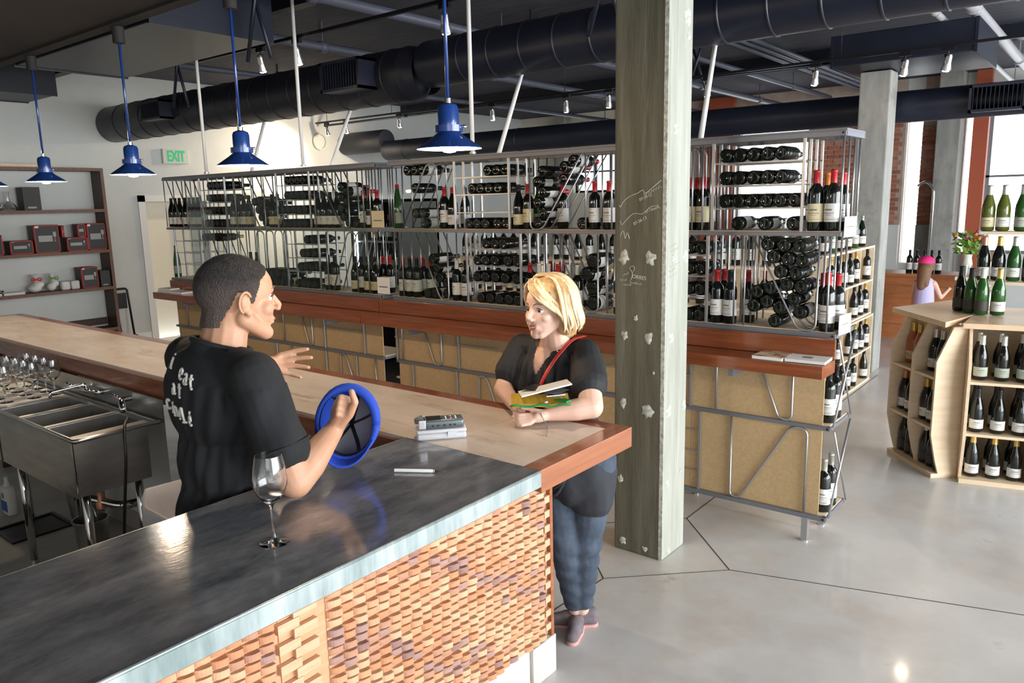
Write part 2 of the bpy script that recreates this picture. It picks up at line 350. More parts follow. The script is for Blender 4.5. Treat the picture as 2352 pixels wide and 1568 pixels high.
# bricks, one by one
bms = []
for k, mm in enumerate(('brickm', 'brick2', 'brick3')):
    b_ = box(B(), 0, .20, -.018, 0, 0, .062, .004); me = bpy.data.meshes.new('brick'); b_.to_mesh(me); b_.free(); me.materials.append(M[mm]); bms.append(me)
nb = 0
def bricks(xa, xb, za, zb):
    global nb
    r = 0; z = za
    while z < zb:
        x = xa - (.105 if r % 2 else 0)
        while x < xb - .06:
            w = min(.20, xb - x); x_ = max(x, xa); sx = (min(x + .20, xb) - x_) / .20
            if sx > .2:
                o = bpy.data.objects.new('brick', random.choice(bms)); COL.objects.link(o); o.parent = wb
                o.location = (x_, Y0 - .001 - random.random() * .004, z); o.scale = (sx, 1, 1); nb += 1
            x += .212
        z += .0765; r += 1
bricks(-2.80, -2.54, 1.37, 2.95); bricks(-4.62, -3.1, 1.37, 3.2)
def window(n, x0, x1, z0, z1, nx, nz, fw=.05, y=Y0 + .08, fm='blackm'):
    x0 += .001; x1 -= .001; z0 += .001; z1 -= .001
    w = struct(mk('window_%d' % n, box(box(box(box(B(), x0, x0 + fw, y, y + .06, z0, z1), x1 - fw, x1, y, y + .06, z0, z1), x0, x1, y, y + .06, z0, z0 + fw), x0, x1, y, y + .06, z1 - fw, z1), fm))
    for i in range(1, nx): bxo('mullion', x0 + (x1 - x0) * i / nx - fw / 3, x0 + (x1 - x0) * i / nx + fw / 3, y, y + .05, z0, z1, fm, w)
    for i in range(1, nz): bxo('mullion', x0, x1, y, y + .05, z0 + (z1 - z0) * i / nz - fw / 3, z0 + (z1 - z0) * i / nz + fw / 3, fm, w)
    for i in range(nx):
        for j in range(nz):
            bxo('pane', x0 + (x1 - x0) * i / nx, x0 + (x1 - x0) * (i + 1) / nx, y + .02, y + .026, z0 + (z1 - z0) * j / nz, z0 + (z1 - z0) * (j + 1) / nz, 'pane', w)
window(1, -1.86, 1.6, .9, 3.35, 2, 2, .05, fm='steelrail'); window(2, -2.20, -2.06, .9, 3.3, 1, 1, .01, fm='white'); window(3, -3.06, -2.80, .7, 3.3, 1, 1, .01, fm='white')  # last window here is added; its bright strip imitates the grey column's sunlit side
window(4, -6.0, -4.65, 1.45, 3.2, 1, 5, .03, fm='steelrail'); window(5, -9.75, -8.7, 2.05, 2.95, 2, 2, .05)
struct(bxo('trim_4', -2.06, -1.85, Y0 - .16, Y0 - .02, 0, CZ, 'terra')); struct(bxo('trim_5', -6.65, -6.02, Y0 - .12, Y0 - .02, 0, CZ, 'terra'))
struct(bxo('trim_6', -10.02, -9.8, Y0 - .3, Y0 - .02, 0, CZ, 'conc2'))
o = bxo('concrete_column', -2.53, -2.20, Y0 - .4, Y0 - .02, 0, CZ, 'conc2', None, .01); tag(o, 'distant brown grey concrete column between the brick and the tall window strip', 'column', kind='structure')
# columns
pil = thing('concrete_column', 'large olive grey concrete column with chalk writing beside the bar', 'column', (-1.915, 3.57, 0), kind='structure')
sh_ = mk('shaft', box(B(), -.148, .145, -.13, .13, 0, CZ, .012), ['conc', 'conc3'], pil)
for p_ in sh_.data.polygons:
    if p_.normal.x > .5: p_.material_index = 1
mk('corner_edge', box(B(), .125, .1465, -.1315, -.1285, .0, CZ), 'plaster', pil)
def blob(cx_, cz_, r, face):
    bm = B(); n = 14; vs = []
    for i in range(n):
        q = r * 1.25 * random.uniform(.6, 1.15); a = 2 * PI * i / n; u, v = q * math.cos(a) * .85, q * math.sin(a)
        vs.append((u, v))
    c = bm.verts.new((0, 0, .006)); ring = [bm.verts.new((u * .8, v * .8, .0035)) for u, v in vs]; out = [bm.verts.new((u, v, 0)) for u, v in vs]
    for i in range(n):
        j = (i + 1) % n; bm.faces.new((c, ring[i], ring[j])); bm.faces.new((ring[i], out[i], out[j], ring[j]))
    o = mk('filler_patch', bm, 'plaster', pil, True)
    if face == 'f': o.matrix_local = facing((cx_ + 1.915, -.1305, cz_), (1, 0, 0), (0, 0, 1))
    else: o.matrix_local = facing((.1455, cx_ - 3.57, cz_), (0, 1, 0), (0, 0, 1))
for x, z, r in [(-2.005, 1.61, .034), (-1.856, 1.605, .03), (-1.859, 1.199, .025), (-1.999, 1.198, .02), (-2.01, .833, .024), (-1.862, .813, .036), (-2.021, .409, .018), (-2.006, .056, .02), (-1.871, .042, .016), (-1.935, 1.295, .013), (-1.83, 1.02, .008)]: blob(x, z, r, 'f')
for y, z, r in [(3.516, 1.602, .014), (3.662, 1.596, .03), (3.511, 1.197, .026), (3.664, 1.197, .014), (3.494, .81, .028), (3.67, .805, .026), (3.492, .419, .02), (3.636, 2.759, .04), (3.65, 2.68, .02), (3.526, 2.23, .026), (3.515, .029, .016), (3.64, .45, .01)]: blob(y, z, r, 's')
def chalk_f(s, x, z, size, tilt=0):
    r = Vector((math.cos(tilt), 0, math.sin(tilt))); u = Vector((-math.sin(tilt), 0, math.cos(tilt)))
    text_o('chalk_text', s, size, 'chalk', pil, facing((x + 1.915, -.1312, z), r, u), .0004)
chalk_f('07-29-12', -1.885, 1.905, .020, .35); chalk_f('07-26-13', -1.915, 1.79, .022, .45)
chalk_f('ORRES', -1.918, 1.505, .027, -.1)
def wiggle(x0, z0, n, sz, tilt):
    pts = []
    for i in range(n * 4): s_ = i * sz / 4; w_ = sz * .45 * math.sin(i * 1.9) * (1 + .4 * math.sin(i * .7)); pts.append((x0 + 1.915 + s_ * math.cos(tilt) - w_ * math.sin(tilt), -.131, z0 + s_ * math.sin(tilt) + w_ * math.cos(tilt)))
    tubeo('chalk_stroke', pts, .0011, 'chalk', pil, 5)
wiggle(-1.895, 1.915, 6, .018, .42); wiggle(-1.89, 1.832, 5, .018, .32); wiggle(-2.03, 1.487, 3, .014, .05); wiggle(-1.975, 1.478, 6, .013, -.1); wiggle(-2.01, 1.465, 4, .013, 0); wiggle(-2.015, 1.513, 3, .014, .3)
for pts in ([(-2.035, 1.87), (-2.03, 1.855), (-2.01, 1.89), (-1.97, 1.915), (-1.93, 1.925), (-1.9, 1.945), (-1.89, 1.92), (-1.8, 1.985)],
            [(-2.03, 1.79), (-2.02, 1.765), (-1.99, 1.80), (-1.95, 1.83), (-1.90, 1.82), (-1.86, 1.86), (-1.81, 1.865), (-1.83, 1.845), (-1.87, 1.85)],
            [(-2.03, 1.71), (-2.01, 1.75), (-2.0, 1.69), (-1.99, 1.74), (-1.975, 1.70)], [(-1.975, 1.55), (-1.955, 1.53), (-1.96, 1.50), (-1.97, 1.485)], [(-1.975, 1.55), (-1.96, 1.565), (-1.94, 1.555), (-1.955, 1.53)]):
    o = tubeo('chalk_stroke', rpath([(x + 1.915, -.131, z) for x, z in pts], .02, 3), .0014, 'chalk', pil, 5)
for zz, w in ((1.635, .09), (1.66, .07), (1.56, .11), (1.535, .06), (1.51, .08)):
    pts = [(.146, -.09 + i * w / 9, zz + .008 * math.sin(i * 2.3) + i * .0012) for i in range(10)]
    tubeo('chalk_stroke', pts, .0012, 'chalk', pil, 5)
c2 = thing('concrete_column', 'pale grey concrete column standing behind the wine racks', 'column', (-2.14, 8.85, 0), kind='structure')
mk('shaft', box(B(), -.16, .135, -.15, .15, 0, 3.12, .012), 'conc2', c2)
# ================================================================ CEILING SERVICES
def duct_round(name, label, x0, x1, y, z, r, m='duct', ring=None, caps=True):
    t = thing(name, label, 'duct', (x0, y, z))
    bm = B(); L = x1 - x0
    mt = Matrix.Rotation(PI / 2, 4, 'Y')
    prof = [(0, 0), (r * .96, 0), (r, .03)]
    k = .5
    while ring and k < L:
        prof += [(r, k - .012), (r + .006, k - .006), (r + .006, k + .006), (r, k + .012)]; k += ring
    prof += [(r, L - .03), (r * .96, L), (0, L)]
    lathe(bm, prof, 40, mt); bmesh.ops.recalc_face_normals(bm, faces=bm.faces); mk('duct_body', bm, m, t, 'auto'); return t
def vent(t, x, y, z, w, h, d):
    fr = B(); f = .025; yy = y
    box(fr, x, x + w, yy - d, yy, z, z + f); box(fr, x, x + w, yy - d, yy, z + h - f, z + h); box(fr, x, x + f, yy - d, yy, z, z + h); box(fr, x + w - f, x + w, yy - d, yy, z, z + h)
    v = mk('vent_register', fr, 'navy', t); mk('vent_back', box(B(), x + f, x + w - f, yy - .03, yy - .02, z + f, z + h - f), 'black', t)
    n = int(w / .035)
    for i in range(1, n): bxo('vent_slat', x + i * w / n - .003, x + i * w / n + .003, yy - d + .005, yy - .03, z + f, z + h - f, 'navy', v)
d = duct_round('round_duct', 'wide dark spiral duct running above the wine racks', -11.2, -5.25, 5.2, 3.067, .239, 'duct', .35)
vent(d, -.02 + 5.15, -.16, -.13, .55, .27, .26); vent(d, 1.55, -.16, -.10, .5, .22, .22)
bm = B(); lathe(bm, [(.203, .185), (.243, 0)], 40, Matrix.Translation((5.95, 0, 0)) @ Matrix.Rotation(PI / 2, 4, 'Y')); mk('reducer', bm, 'duct', d, True)
d = duct_round('round_duct', 'narrower navy spiral duct passing behind the concrete column overhead', -5.05, 6, 5.2, 3.12, .2, 'navy', .33)
d = duct_round('round_duct', 'dark bulbous end of the far round duct', -11.2, -10.1, 9.3, 2.974, .189, 'duct')
d = duct_round('round_duct', 'far navy round duct running along the window side of the shop', -10.1, 6, 9.3, 2.80, .165, 'navy', 2.4)
vent(d, -.0 + 8.74, -.10, -.13, .48, .26, .14)
def rect_duct(label, x0, x1, y0, y1, z0, z1, m='navy'):
    t = thing('box_duct', label, 'duct', (x0, y0, z0)); mk('duct_body', box(B(), 0, x1 - x0, 0, y1 - y0, 0, z1 - z0, .008), m, t)
    bxo('flange', -.006, .02, -.01, y1 - y0 + .01, -.01, z1 - z0, m, t); bxo('flange', (x1 - x0) - .02, (x1 - x0) + .006, -.01, y1 - y0 + .01, -.01, z1 - z0, m, t)
    return t
rect_duct('long navy box duct hanging above the far grey column', -2.45, -1.2, 8.2, 9.45, 3.13, 3.42)
rect_duct('wide dark box duct hanging above the bar beside the soffit', -8.0, -5.52, 2.9, 3.9, 3.2, 3.74)
rect_duct('dark box duct against the left wall above the bookcase', -11.19, -10.3, 3.3, 4.15, 3.28, 3.7, 'duct')
sf = struct(mk('ceiling_soffit', box(box(B(), -11.2, 3.5, -3, 2.04, 2.86, CZ), -11.2, 3.5, 2.0, 2.07, 2.845, 2.885), 'soffit'))
for y, w in ((2.6, .2), (7.2, .3), (10.7, .3), (4.35, .12)): struct(bxo('ceiling_beam', -11.2, 6, y, y + w, 3.6, CZ, 'duct'))
def pipe(label, pts, r, m='navy', coll=1.0):
    t = thing('ceiling_pipe', label, 'pipe', pts[0]); P = [Vector(p) - Vector(pts[0]) for p in pts]
    mk('pipe_run', tube(B(), rpath(P, .12), r, 10), m, t, True)
    L = (P[-1] - P[0]).length; dr = (P[-1] - P[0]).normalized(); k = coll
    while k < L:
        p = P[0] + dr * k; mk('pipe_coupling', tube(B(), [p - dr * .04, p + dr * .04], r * 1.25, 10), m, t, True); bxo('pipe_hanger', p.x - .006, p.x + .006, p.y - .006, p.y + .006, p.z + r, CZ - pts[0][2], m, t) if not any(a_ - .03 < p.y + pts[0][1] < b_ + .03 for a_, b_ in ((2.6, 2.8), (7.2, 7.5), (10.7, 11.0), (4.35, 4.47))) else None; k += coll * 2.1
    return t
M['pipegrey'] = mat('grey blue pipe paint', (.10, .11, .15), .45)
M['pipelight'] = mat('pale grey pipe paint', (.34, .34, .36), .45)
pipe('grey sprinkler pipe crossing above the big round duct', [(-5.1, 2.9, 3.5), (-5.1, 14.3, 3.5)], .045, 'pipegrey', 1.1)
pipe('grey sprinkler pipe crossing behind the round duct near the column', [(-6.65, 4.0, 3.5), (-6.65, 14.3, 3.5)], .045, 'pipegrey', 1.3)
pipe('thin pipe crossing over the left end of the racks', [(-8.6, 3.0, 3.5), (-8.6, 14.3, 3.5)], .035, 'pipegrey', 1.5)
pipe('pale grey pipe running to the far window', [(-1.25, 6.5, 3.5), (-1.25, 14.3, 3.5)], .055, 'pipelight', 1.7)
pipe('thin pale conduit beside the pale grey pipe', [(-1.5, 6.5, 3.45), (-1.5, 14.3, 3.45)], .03, 'pipelight', 1.4)
for i, x in enumerate((-3.35, -3.47, -3.6)): pipe(['nearest', 'middle', 'farthest'][i] + ' of three parallel conduits under the slab right of the column', [(x, 6.2, 3.56), (x, 14.3, 3.56)], .028, 'pipegrey', 2)
pipe('single conduit beside the three conduits under the slab', [(-4.25, 6.2, 3.55), (-4.25, 14.3, 3.55)], .035, 'pipegrey', 2)
pipe('thin dark conduit running along over the racks behind the big duct', [(-11, 6.4, 3.4), (3, 6.4, 3.4)], .02, 'navy', 2)
pipe('thin dark conduit running along near the far duct', [(-11, 8.7, 3.25), (-2.6, 8.7, 3.25)], .018, 'navy', 2)
# X braces
for i, (x, y) in enumerate(((-8.3, 4.6), (-5.3, 3.6), (-4.72, 8.3), (-3.93, 8.3), (-2.9, 4.7))):
    t = thing('cross_brace', ['dark crossed brace rods near the left end of the big duct', 'dark crossed brace rods beside the wide box duct', 'dark crossed brace rods left of the concrete column', 'dark crossed brace rods right of the concrete column', 'dark crossed brace rods over the big duct near the column'][i], 'brace', (x, y, 3.0))
    tubeo('brace_rod', [(-.13, 0, 0), (.13, 0, .738)], .016, 'navy', t); tubeo('brace_rod', [(.13, .035, 0), (-.13, .035, .738)], .016, 'navy', t)
# track lights
def track(label, x0, x1, y, z):
    t = thing('light_track', label, 'track', (x0, y, z)); bxo('rail', 0, x1 - x0, -.015, .015, 0, .025, 'blackm', t)
    k = .3
    while k < x1 - x0: tubeo('suspension_rod', [(k, 0, .02), (k, 0, CZ - z)], .004, 'blackm', t, 6); k += 1.6
track('long black light track over the front of the racks', -7.2, 3, 4.2, 3.28); track('long black light track over the back of the shop', -7.4, 1.5, 8.0, 3.16); track('short black light track near the left wall', -11.1, -8.4, 8.6, 3.28)
bm = lathe(B(), [(0, .075), (.02, .075), (.026, .06), (.03, 0), (.042, -.055), (.045, -.06), (.040, -.058), (.03, -.01), (0, -.005)], 16); TM = bpy.data.meshes.new('lamp_head'); bm.to_mesh(TM); bm.free(); TM.materials.append(M['alu'])
bm = lathe(B(), [(0, -.078), (.026, -.074), (.037, -.055), (.034, -.035), (.02, .0), (0, .0)], 12); BMm = bpy.data.meshes.new('lamp_bulb'); bm.to_mesh(BMm); bm.free(); BMm.materials.append(M['bulb'])
TL = [(-6.13, 4.2, 3.146, 'small track lamp left of the tall white rack rods'), (-5.606, 4.2, 3.152, 'small track lamp in front of a white rack rod'), (-3.902, 4.2, 3.166, 'small track lamp behind the nearest pendant rod'),
      (-6.648, 8, 3.007, 'small track lamp behind the nearest blue pendant shade'), (-5.481, 8, 3.038, 'glowing track lamp left of the concrete column'), (-4.879, 8, 3.057, 'glowing track lamp touching the edge of the concrete column'), (-3.653, 8, 3.06, 'track lamp partly hidden by a slanting white rod'),
      (-2.531, 8, 3.08, 'unlit looking silver track lamp between the column and the box duct'), (-1.734, 8, 3.06, 'brightest track lamp in front of the far grey column'), (-1.386, 8, 3.055, 'track lamp at the end of the box duct'),
      (-10.816, 8.6, 3.17, 'first small lamp of the short track by the left wall'), (-10.311, 8.6, 3.15, 'second small lamp of the short track by the left wall'), (-9.041, 8.6, 3.12, 'third small lamp of the short track by the left wall')]
for i, (x, y, z, lb) in enumerate(TL):
    z = 3.023 if y == 8 else 3.143
    t = thing('track_lamp', lb, 'lamp', (x, y, z), group='track lamps under the ceiling')
    for nm, me in (('lamp_head', TM), ('lamp_bulb', BMm)):
        o = bpy.data.objects.new(nm, me); COL.objects.link(o); o.parent = t; o.rotation_euler = (.35, .25, 0)
    bxo('lamp_yoke', -.03, .03, -.005, .005, .05, .075, 'blackm', t); tubeo('lamp_stem', [(0, 0, .06), (0, 0, .134)], .008, 'blackm', t, 6)
    bxo('adapter', -.05, .05, -.016, .016, .10, .135, 'blackm', t)
    if y < 5: spot('track_spot', (x, y - .02, z - .07), (x, 3.95, 1.2), 30)
    elif x > -7 and i % 2: spot('track_spot', (x, y, z - .07), (x + .6, 6.5, 0.6), 45)
    elif x < -8: spot('track_spot', (x, y, z - .07), (-11.2, 7.6 + (x + 10) * .8, 2.2), 190, a=100)
# pendants
pr_out = [(.0, .168), (.014, .168), (.034, .160), (.040, .145), (.040, .088), (.053, .086), (.053, .062), (.044, .060), (.062, .045), (.122, .004), (.1235, 0)]
pr_in = [(.1235, 0), (.120, .003), (.06, .041), (.03, .055), (0, .055)]
me1 = bpy.data.meshes.new('shade'); bm = lathe(B(), pr_out, 40); lathe(bm, pr_in, 40, mi=1); bmesh.ops.recalc_face_normals(bm, faces=bm.faces); bm.to_mesh(me1); bm.free(); me1.materials.append(M['enamel']); me1.materials.append(M['enamel_in'])
me1.polygons.foreach_set('use_smooth', [True] * len(me1.polygons)); me1.set_sharp_from_angle(angle=math.radians(35))
me2 = bpy.data.meshes.new('bulb'); bm = lathe(B(), [(0, -.014), (.022, -.010), (.034, .010), (.030, .032), (.014, .05), (0, .05)], 20); bm.to_mesh(me2); bm.free(); me2.materials.append(M['bulb']); me2.polygons.foreach_set('use_smooth', [True] * len(me2.polygons))
PL = ['nearest and largest blue enamel pendant lamp over the bar', 'second nearest blue pendant lamp, above the man', 'middle blue pendant lamp, hanging left of the exit sign', 'fourth blue pendant lamp, in front of the bookcase top', 'farthest blue pendant lamp, cut by the picture edge']
for i, x in enumerate((-1.906, -3.194, -4.243, -5.395, -6.391)):
    t = thing('pendant_lamp', PL[i], 'lamp', (x, 2.05, 2.087), group='blue pendant lamps over the bar')
    for nm, me in (('shade', me1), ('bulb', me2)):
        o = bpy.data.objects.new(nm, me); COL.objects.link(o); o.parent = t; o.scale = (.93, .93, .93) if nm == 'shade' else (1, 1, 1)
    tubeo('pole', [(0, 0, .15), (0, 0, .755)], .0065, 'enamel', t, 10); lathe_o('collar', [(0, .15), (.012, .15), (.012, .172), (0, .172)], 'chrome', t)
    lathe_o('canopy', [(0, .675), (.03, .675), (.03, .756), (0, .756)], 'soffit', t); tubeo('shade_screw', [(.044, .02, .075), (.058, .03, .075)], .006, 'chrome', t, 6)
    point('pendant_glow', (x, 2.05, 2.05), 10, r=.03)
# exit sign
ex = thing('exit_sign', 'pale exit sign with green letters on the left wall', 'sign', (-11.2, 6.05, 2.665))
bxo('sign_box', 0, .05, -.20, .20, -.105, .105, 'exitw', ex, .006)
text_o('lettering', 'EXIT', .215, 'exitg', ex, facing((.052, .0, -.005), (0, 1, 0), (0, 0, 1)) @ Matrix.Diagonal((.62, 1, 1, 1)), .001, .007)
t = thing('wall_ring', 'pale round ring fixed high on the left wall', 'ring', (-11.19, 8.72, 3.0)); bm = lathe(B(), [(.12, 0), (.15, 0), (.15, .03), (.12, .03), (.12, 0)], 28, Matrix.Rotation(PI / 2, 4, 'Y')); mk('ring', bm, 'exitw', t, 'auto')
# wall conduits on the brick
for i in range(4):
    t = thing('wall_conduit', ['first', 'second', 'third', 'fourth'][i] + ' from the left of four grey conduits on the far brick wall', 'conduit', (-3.72 + i * .085, Y0 - .06, 1.4), group='conduits on the far brick wall')
    tubeo('lower_pipe', [(0, 0, 0), (0, 0, .98)], .022, 'steel', t); tubeo('upper_pipe', [(0, 0, .98), (0, 0, 1.75)], .03, 'black', t)
t = thing('bent_pipe', 'shiny arched pipe standing in front of the far brick', 'pipe', (-2.72, Y0 - .5, 0)); tubeo('pipe_run', rpath([(0, 0, 2.0), (.12, 0, 2.08), (.24, 0, 1.95), (.24, 0, 0)], .09), .02, 'chrome', t)
# ================================================================ BOTTLES
SH = {'bordeaux': dict(b=[(0, .008), (.02, .002), (.034, 0), (.0375, .005), (.0375, .185), (.035, .203), (.026, .218), (.0165, .230), (.0145, .245), (.0142, .285)], R=.0375, lz=(.045, .135), cz=.235, ct=.30, cr=.0152),
      'burgundy': dict(b=[(0, .008), (.03, .001), (.040, .006), (.0405, .15), (.037, .175), (.028, .205), (.018, .238), (.0142, .265), (.014, .285)], R=.0405, lz=(.03, .10), cz=.25, ct=.298, cr=.015),
      'champagne': dict(b=[(0, .01), (.03, .001), (.043, .007), (.0435, .15), (.040, .18), (.031, .212), (.021, .245), (.016, .27), (.015, .30)], R=.0435, lz=(.03, .095), cz=.215, ct=.317, cr=.0185),
      'flute': dict(b=[(0, .006), (.03, .001), (.0365, .006), (.0368, .14), (.033, .19), (.024, .245), (.016, .29), (.0142, .325)], R=.0368, lz=(.04, .12), cz=.28, ct=.335, cr=.015)}
BC = {}
def bmesh_for(key):
    if key in BC: return BC[key]
    sh, gl, la, ca = key; s = SH[sh]; seg = 20
    me = bpy.data.meshes.new('wine_bottle'); bm = lathe(B(), s['b'] + [(0, s['b'][-1][1])], seg); bm.to_mesh(me); bm.free(); me.materials.append(M[gl]); me.polygons.foreach_set('use_smooth', [True] * len(me.polygons))
    out = [me]
    if la:
        z0, z1 = s['lz']; R = s['R'] + .0006; bm = B(); mi = 0; n = 14; a0 = math.radians(125)
        if la == 'labtall': z0, z1 = .03, .15
        def strip(za, zb, aa, R, mi):
            vs = [[bm.verts.new((R * math.sin(-aa + 2 * aa * i / n), -R * math.cos(-aa + 2 * aa * i / n), z)) for i in range(n + 1)] for z in (za, zb)]
            for i in range(n): bm.faces.new((vs[0][i], vs[0][i + 1], vs[1][i + 1], vs[1][i])).material_index = mi
        strip(z0, z1, a0, R, 0)
        if la != 'labk':
            for f0, f1, w in ((.62, .70, .5), (.46, .49, .75), (.36, .38, .45), (.12, .14, .9)): strip(z0 + (z1 - z0) * f0, z0 + (z1 - z0) * f1, w, R + .0004, 1)
        ml = bpy.data.meshes.new('paper_label'); bm.to_mesh(ml); bm.free(); ml.materials.append(M[la]); ml.materials.append(M['labt']); ml.polygons.foreach_set('use_smooth', [True] * len(ml.polygons)); out.append(ml)
    bm = B(); cr = s['cr']; zc, zt = s['cz'], s['ct']
    if sh == 'champagne': pr = [(.0245, zc), (.0205, zc + .03), (.0185, zc + .055), (.0175, zt - .02), (.0185, zt - .012), (.0165, zt), (0, zt)]
    else: pr = [(cr, zc), (cr, zt - .014), (cr + .0012, zt - .013), (cr + .0012, zt - .004), (cr - .002, zt), (0, zt)]
    if sh in ('bordeaux', 'burgundy', 'flute'): pr[0] = (cr + .0008, zc)
    lathe(bm, pr, 16); mc = bpy.data.meshes.new('foil_capsule'); bm.to_mesh(mc); bm.free(); mc.materials.append(M[ca]); mc.polygons.foreach_set('use_smooth', [True] * len(mc.polygons)); out.append(mc)
    BC[key] = out; return out
STOCK = []
def stock(x, y, z, key, yaw=0, sc=1.0): STOCK.append((Matrix.Translation((x, y, z)) @ Matrix.Rotation(yaw, 4, 'Z') @ Matrix.Scale(sc, 4), key))
def build_stock():
    ms = []; bm = B()
    for mt, key in STOCK:
        for me in bmesh_for(key):
            n0 = len(bm.verts); f0 = len(bm.faces); bm.from_mesh(me); bm.verts.ensure_lookup_table(); bm.faces.ensure_lookup_table()
            for v in bm.verts[n0:]: v.co = mt @ v.co
            for f in bm.faces[f0:]:
                m_ = me.materials[f.material_index]
                if m_ not in ms: ms.append(m_)
                f.material_index = ms.index(m_)
    o = mk('bottle_stock', bm, ms, None, True); tag(o, 'blurred stock of bottles on the shelves and counters behind the racks', 'bottles', kind='stuff')
NBOT = [0]
def bottle(x, y, z, key, label, group, lying=False, sc=1.0, yaw=0, dirv=None):
    ms = bmesh_for(key); o = bpy.data.objects.new('wine_bottle', ms[0]); COL.objects.link(o)
    for m in ms[1:]:
        c = bpy.data.objects.new(m.name.split('.')[0], m); COL.objects.link(c); c.parent = o
    o.scale = (sc,) * 3
    if lying:
        o.rotation_mode = 'QUATERNION'; d = Vector(dirv or (0, 1, 0)); q = d.to_track_quat('Z', 'Y'); o.rotation_quaternion = q @ Euler((0, 0, yaw)).to_quaternion()
    else: o.rotation_euler = (0, 0, yaw)
    o.location = (x, y, z); tag(o, label, 'bottle', group); NBOT[0] += 1; return o
Q = []   # every bottle of the racks is queued, packed without collisions, then built
OBST = []; LADD = []
def queue(x, z, key, label, group, lying, sc, yaw, row=0, free=False, pl=None): Q.append(dict(x=x, z=z, r=SH[key[0]]['R'] * sc, key=key, label=label, group=group, lying=lying, sc=sc, yaw=yaw, row=row, free=free, pl=pl))
def lying_row(pts, where, desc='dark wine bottle', key=('bordeaux', 'glassb', None, 'capk'), alt=None, yj=0, dz=0, snap=None, sc=1.0):
    n = len(pts)
    for i, (x, z) in enumerate(pts):
        k = key if not alt or i % 2 == 0 else alt
        if snap is not None: z = snap + SH[k[0]]['R'] * sc + .0019
        lb = '%s of %s %ss lying %s' % (ORD[i], NUM[n], desc, where) if n > 1 and n < 12 else ('%s lying %s' % (desc, where))
        queue(x, z + dz, k, lb, desc + 's lying ' + where, True, sc, random.uniform(-.6, .6))
DARK = ('bordeaux', 'glassb', None, 'capk'); DL = ('bordeaux', 'glassb', 'lab', 'capk'); DLR = ('bordeaux', 'glassb', 'lab', 'capr'); BG = ('burgundy', 'glassb', 'lab', 'capk')
# ================================================================ WINE RACKS
YF, DY = 4.138, .0975
TZ = [.15, .664, 1.17, 1.70, 2.205]
def rack_unit(label, x0, x1, posts, ladders, rods, legs):
    t = thing('wine_rack', label, 'rack', (x0, YF, 0)); L = x1 - x0; D = .34
    for k, z in enumerate(TZ):
        if k < 4: bxo('shelf_board', .01, L - .01, .02, D - .01, z - .004, z + .012, 'pine' if k < 3 else 'ply', t)
        bm = B(); h = .014 if k in (1, 3) else .017
        for y in (0, D): box(bm, 0, L, y - .01, y + .01, z - h, z + h * .5, .002)
        for x in (0, L - .02): box(bm, x, x + .02, 0, D, z - h, z + h * .5)
        mk('edge_rail', bm, 'steelrail', t)
    bxo('top_plate', 0, L, 0, D, TZ[4] + .008, TZ[4] + .02, 'steelrail', t)
    tier = {'u': (TZ[3] + .006, TZ[4] - .014), 'l': (TZ[2] + .01, TZ[3] - .014), 'k': (TZ[1] + .008, TZ[2] - .018), 'j': (TZ[0] + .01, TZ[1] - .014)}
    for tr, xs in posts.items():
        for x in xs: OBST.append((tr, x, tier[tr][0], x, tier[tr][1], .0098))
        za, zb = tier[tr]; depth = 4 if tr in 'ul' else 1
        me = None
        for x in xs:
            for q in range(depth):
                if me is None: o = bxo('rack_post', -.008, .008, -.008, .008, za, zb, 'steel', t, .003); me = o.data
                else: o = bpy.data.objects.new('rack_post', me); COL.objects.link(o); o.parent = t
                o.location = (x - x0, q * DY - (.0 if depth > 1 else .004), 0)
    for tr, lst in ladders.items():
        for xa, xb, zs in lst:
            LADD.append((tr, xa, xb))
            for z in zs:
                OBST.append((tr, xa, z - .0035, xb, z - .0035, .0036))
                bm = B()
                for q in range(4 if tr in 'ul' else 1): box(bm, xa - x0, xb - x0, q * DY - .0035, q * DY + .0035, z - .007, z, .0)
                mk('wire_shelf', bm, 'steel', t)
    for tr, lst in rods.items():
        za, zb = tier[tr]; depth = 4 if tr in 'ul' else 1
        for pts in lst:
            P = [(x - x0, 0, {0: za + .006, 1: zb - .006}[s] if s in (0, 1) else s) for x, s in pts]
            rp_ = rpath(P, .055, 5)
            for p_, q_ in zip(rp_, rp_[1:]): OBST.append((tr, p_[0] + x0, p_[2], q_[0] + x0, q_[2], .0062))
            bm = tube(B(), rpath(P, .055, 5), .0055 if depth > 1 else .007, 8); o = mk('bent_rod', bm, 'steel', t, True); o.location = (0, -.004, 0)
            for q in range(1, depth): inst(o, t, (0, q * DY, 0))
    for x, y in legs:
        bxo('rack_leg', x - x0 - .017, x - x0 + .017, y - .017, y + .017, 0, TZ[0] - .01, 'steel', t); lathe_o('leg_foot', [(0, 0), (.022, 0), (.022, .008), (.01, .012), (0, .012)], 'chrome', t, 12, (x - x0, y, 0))
    return t
def hd(xv1, xb, xt, xv2): return [(xv1, 1), (xv1, 0), (xb, 0), (xt, 1), (xv2, 1), (xv2, 0)]
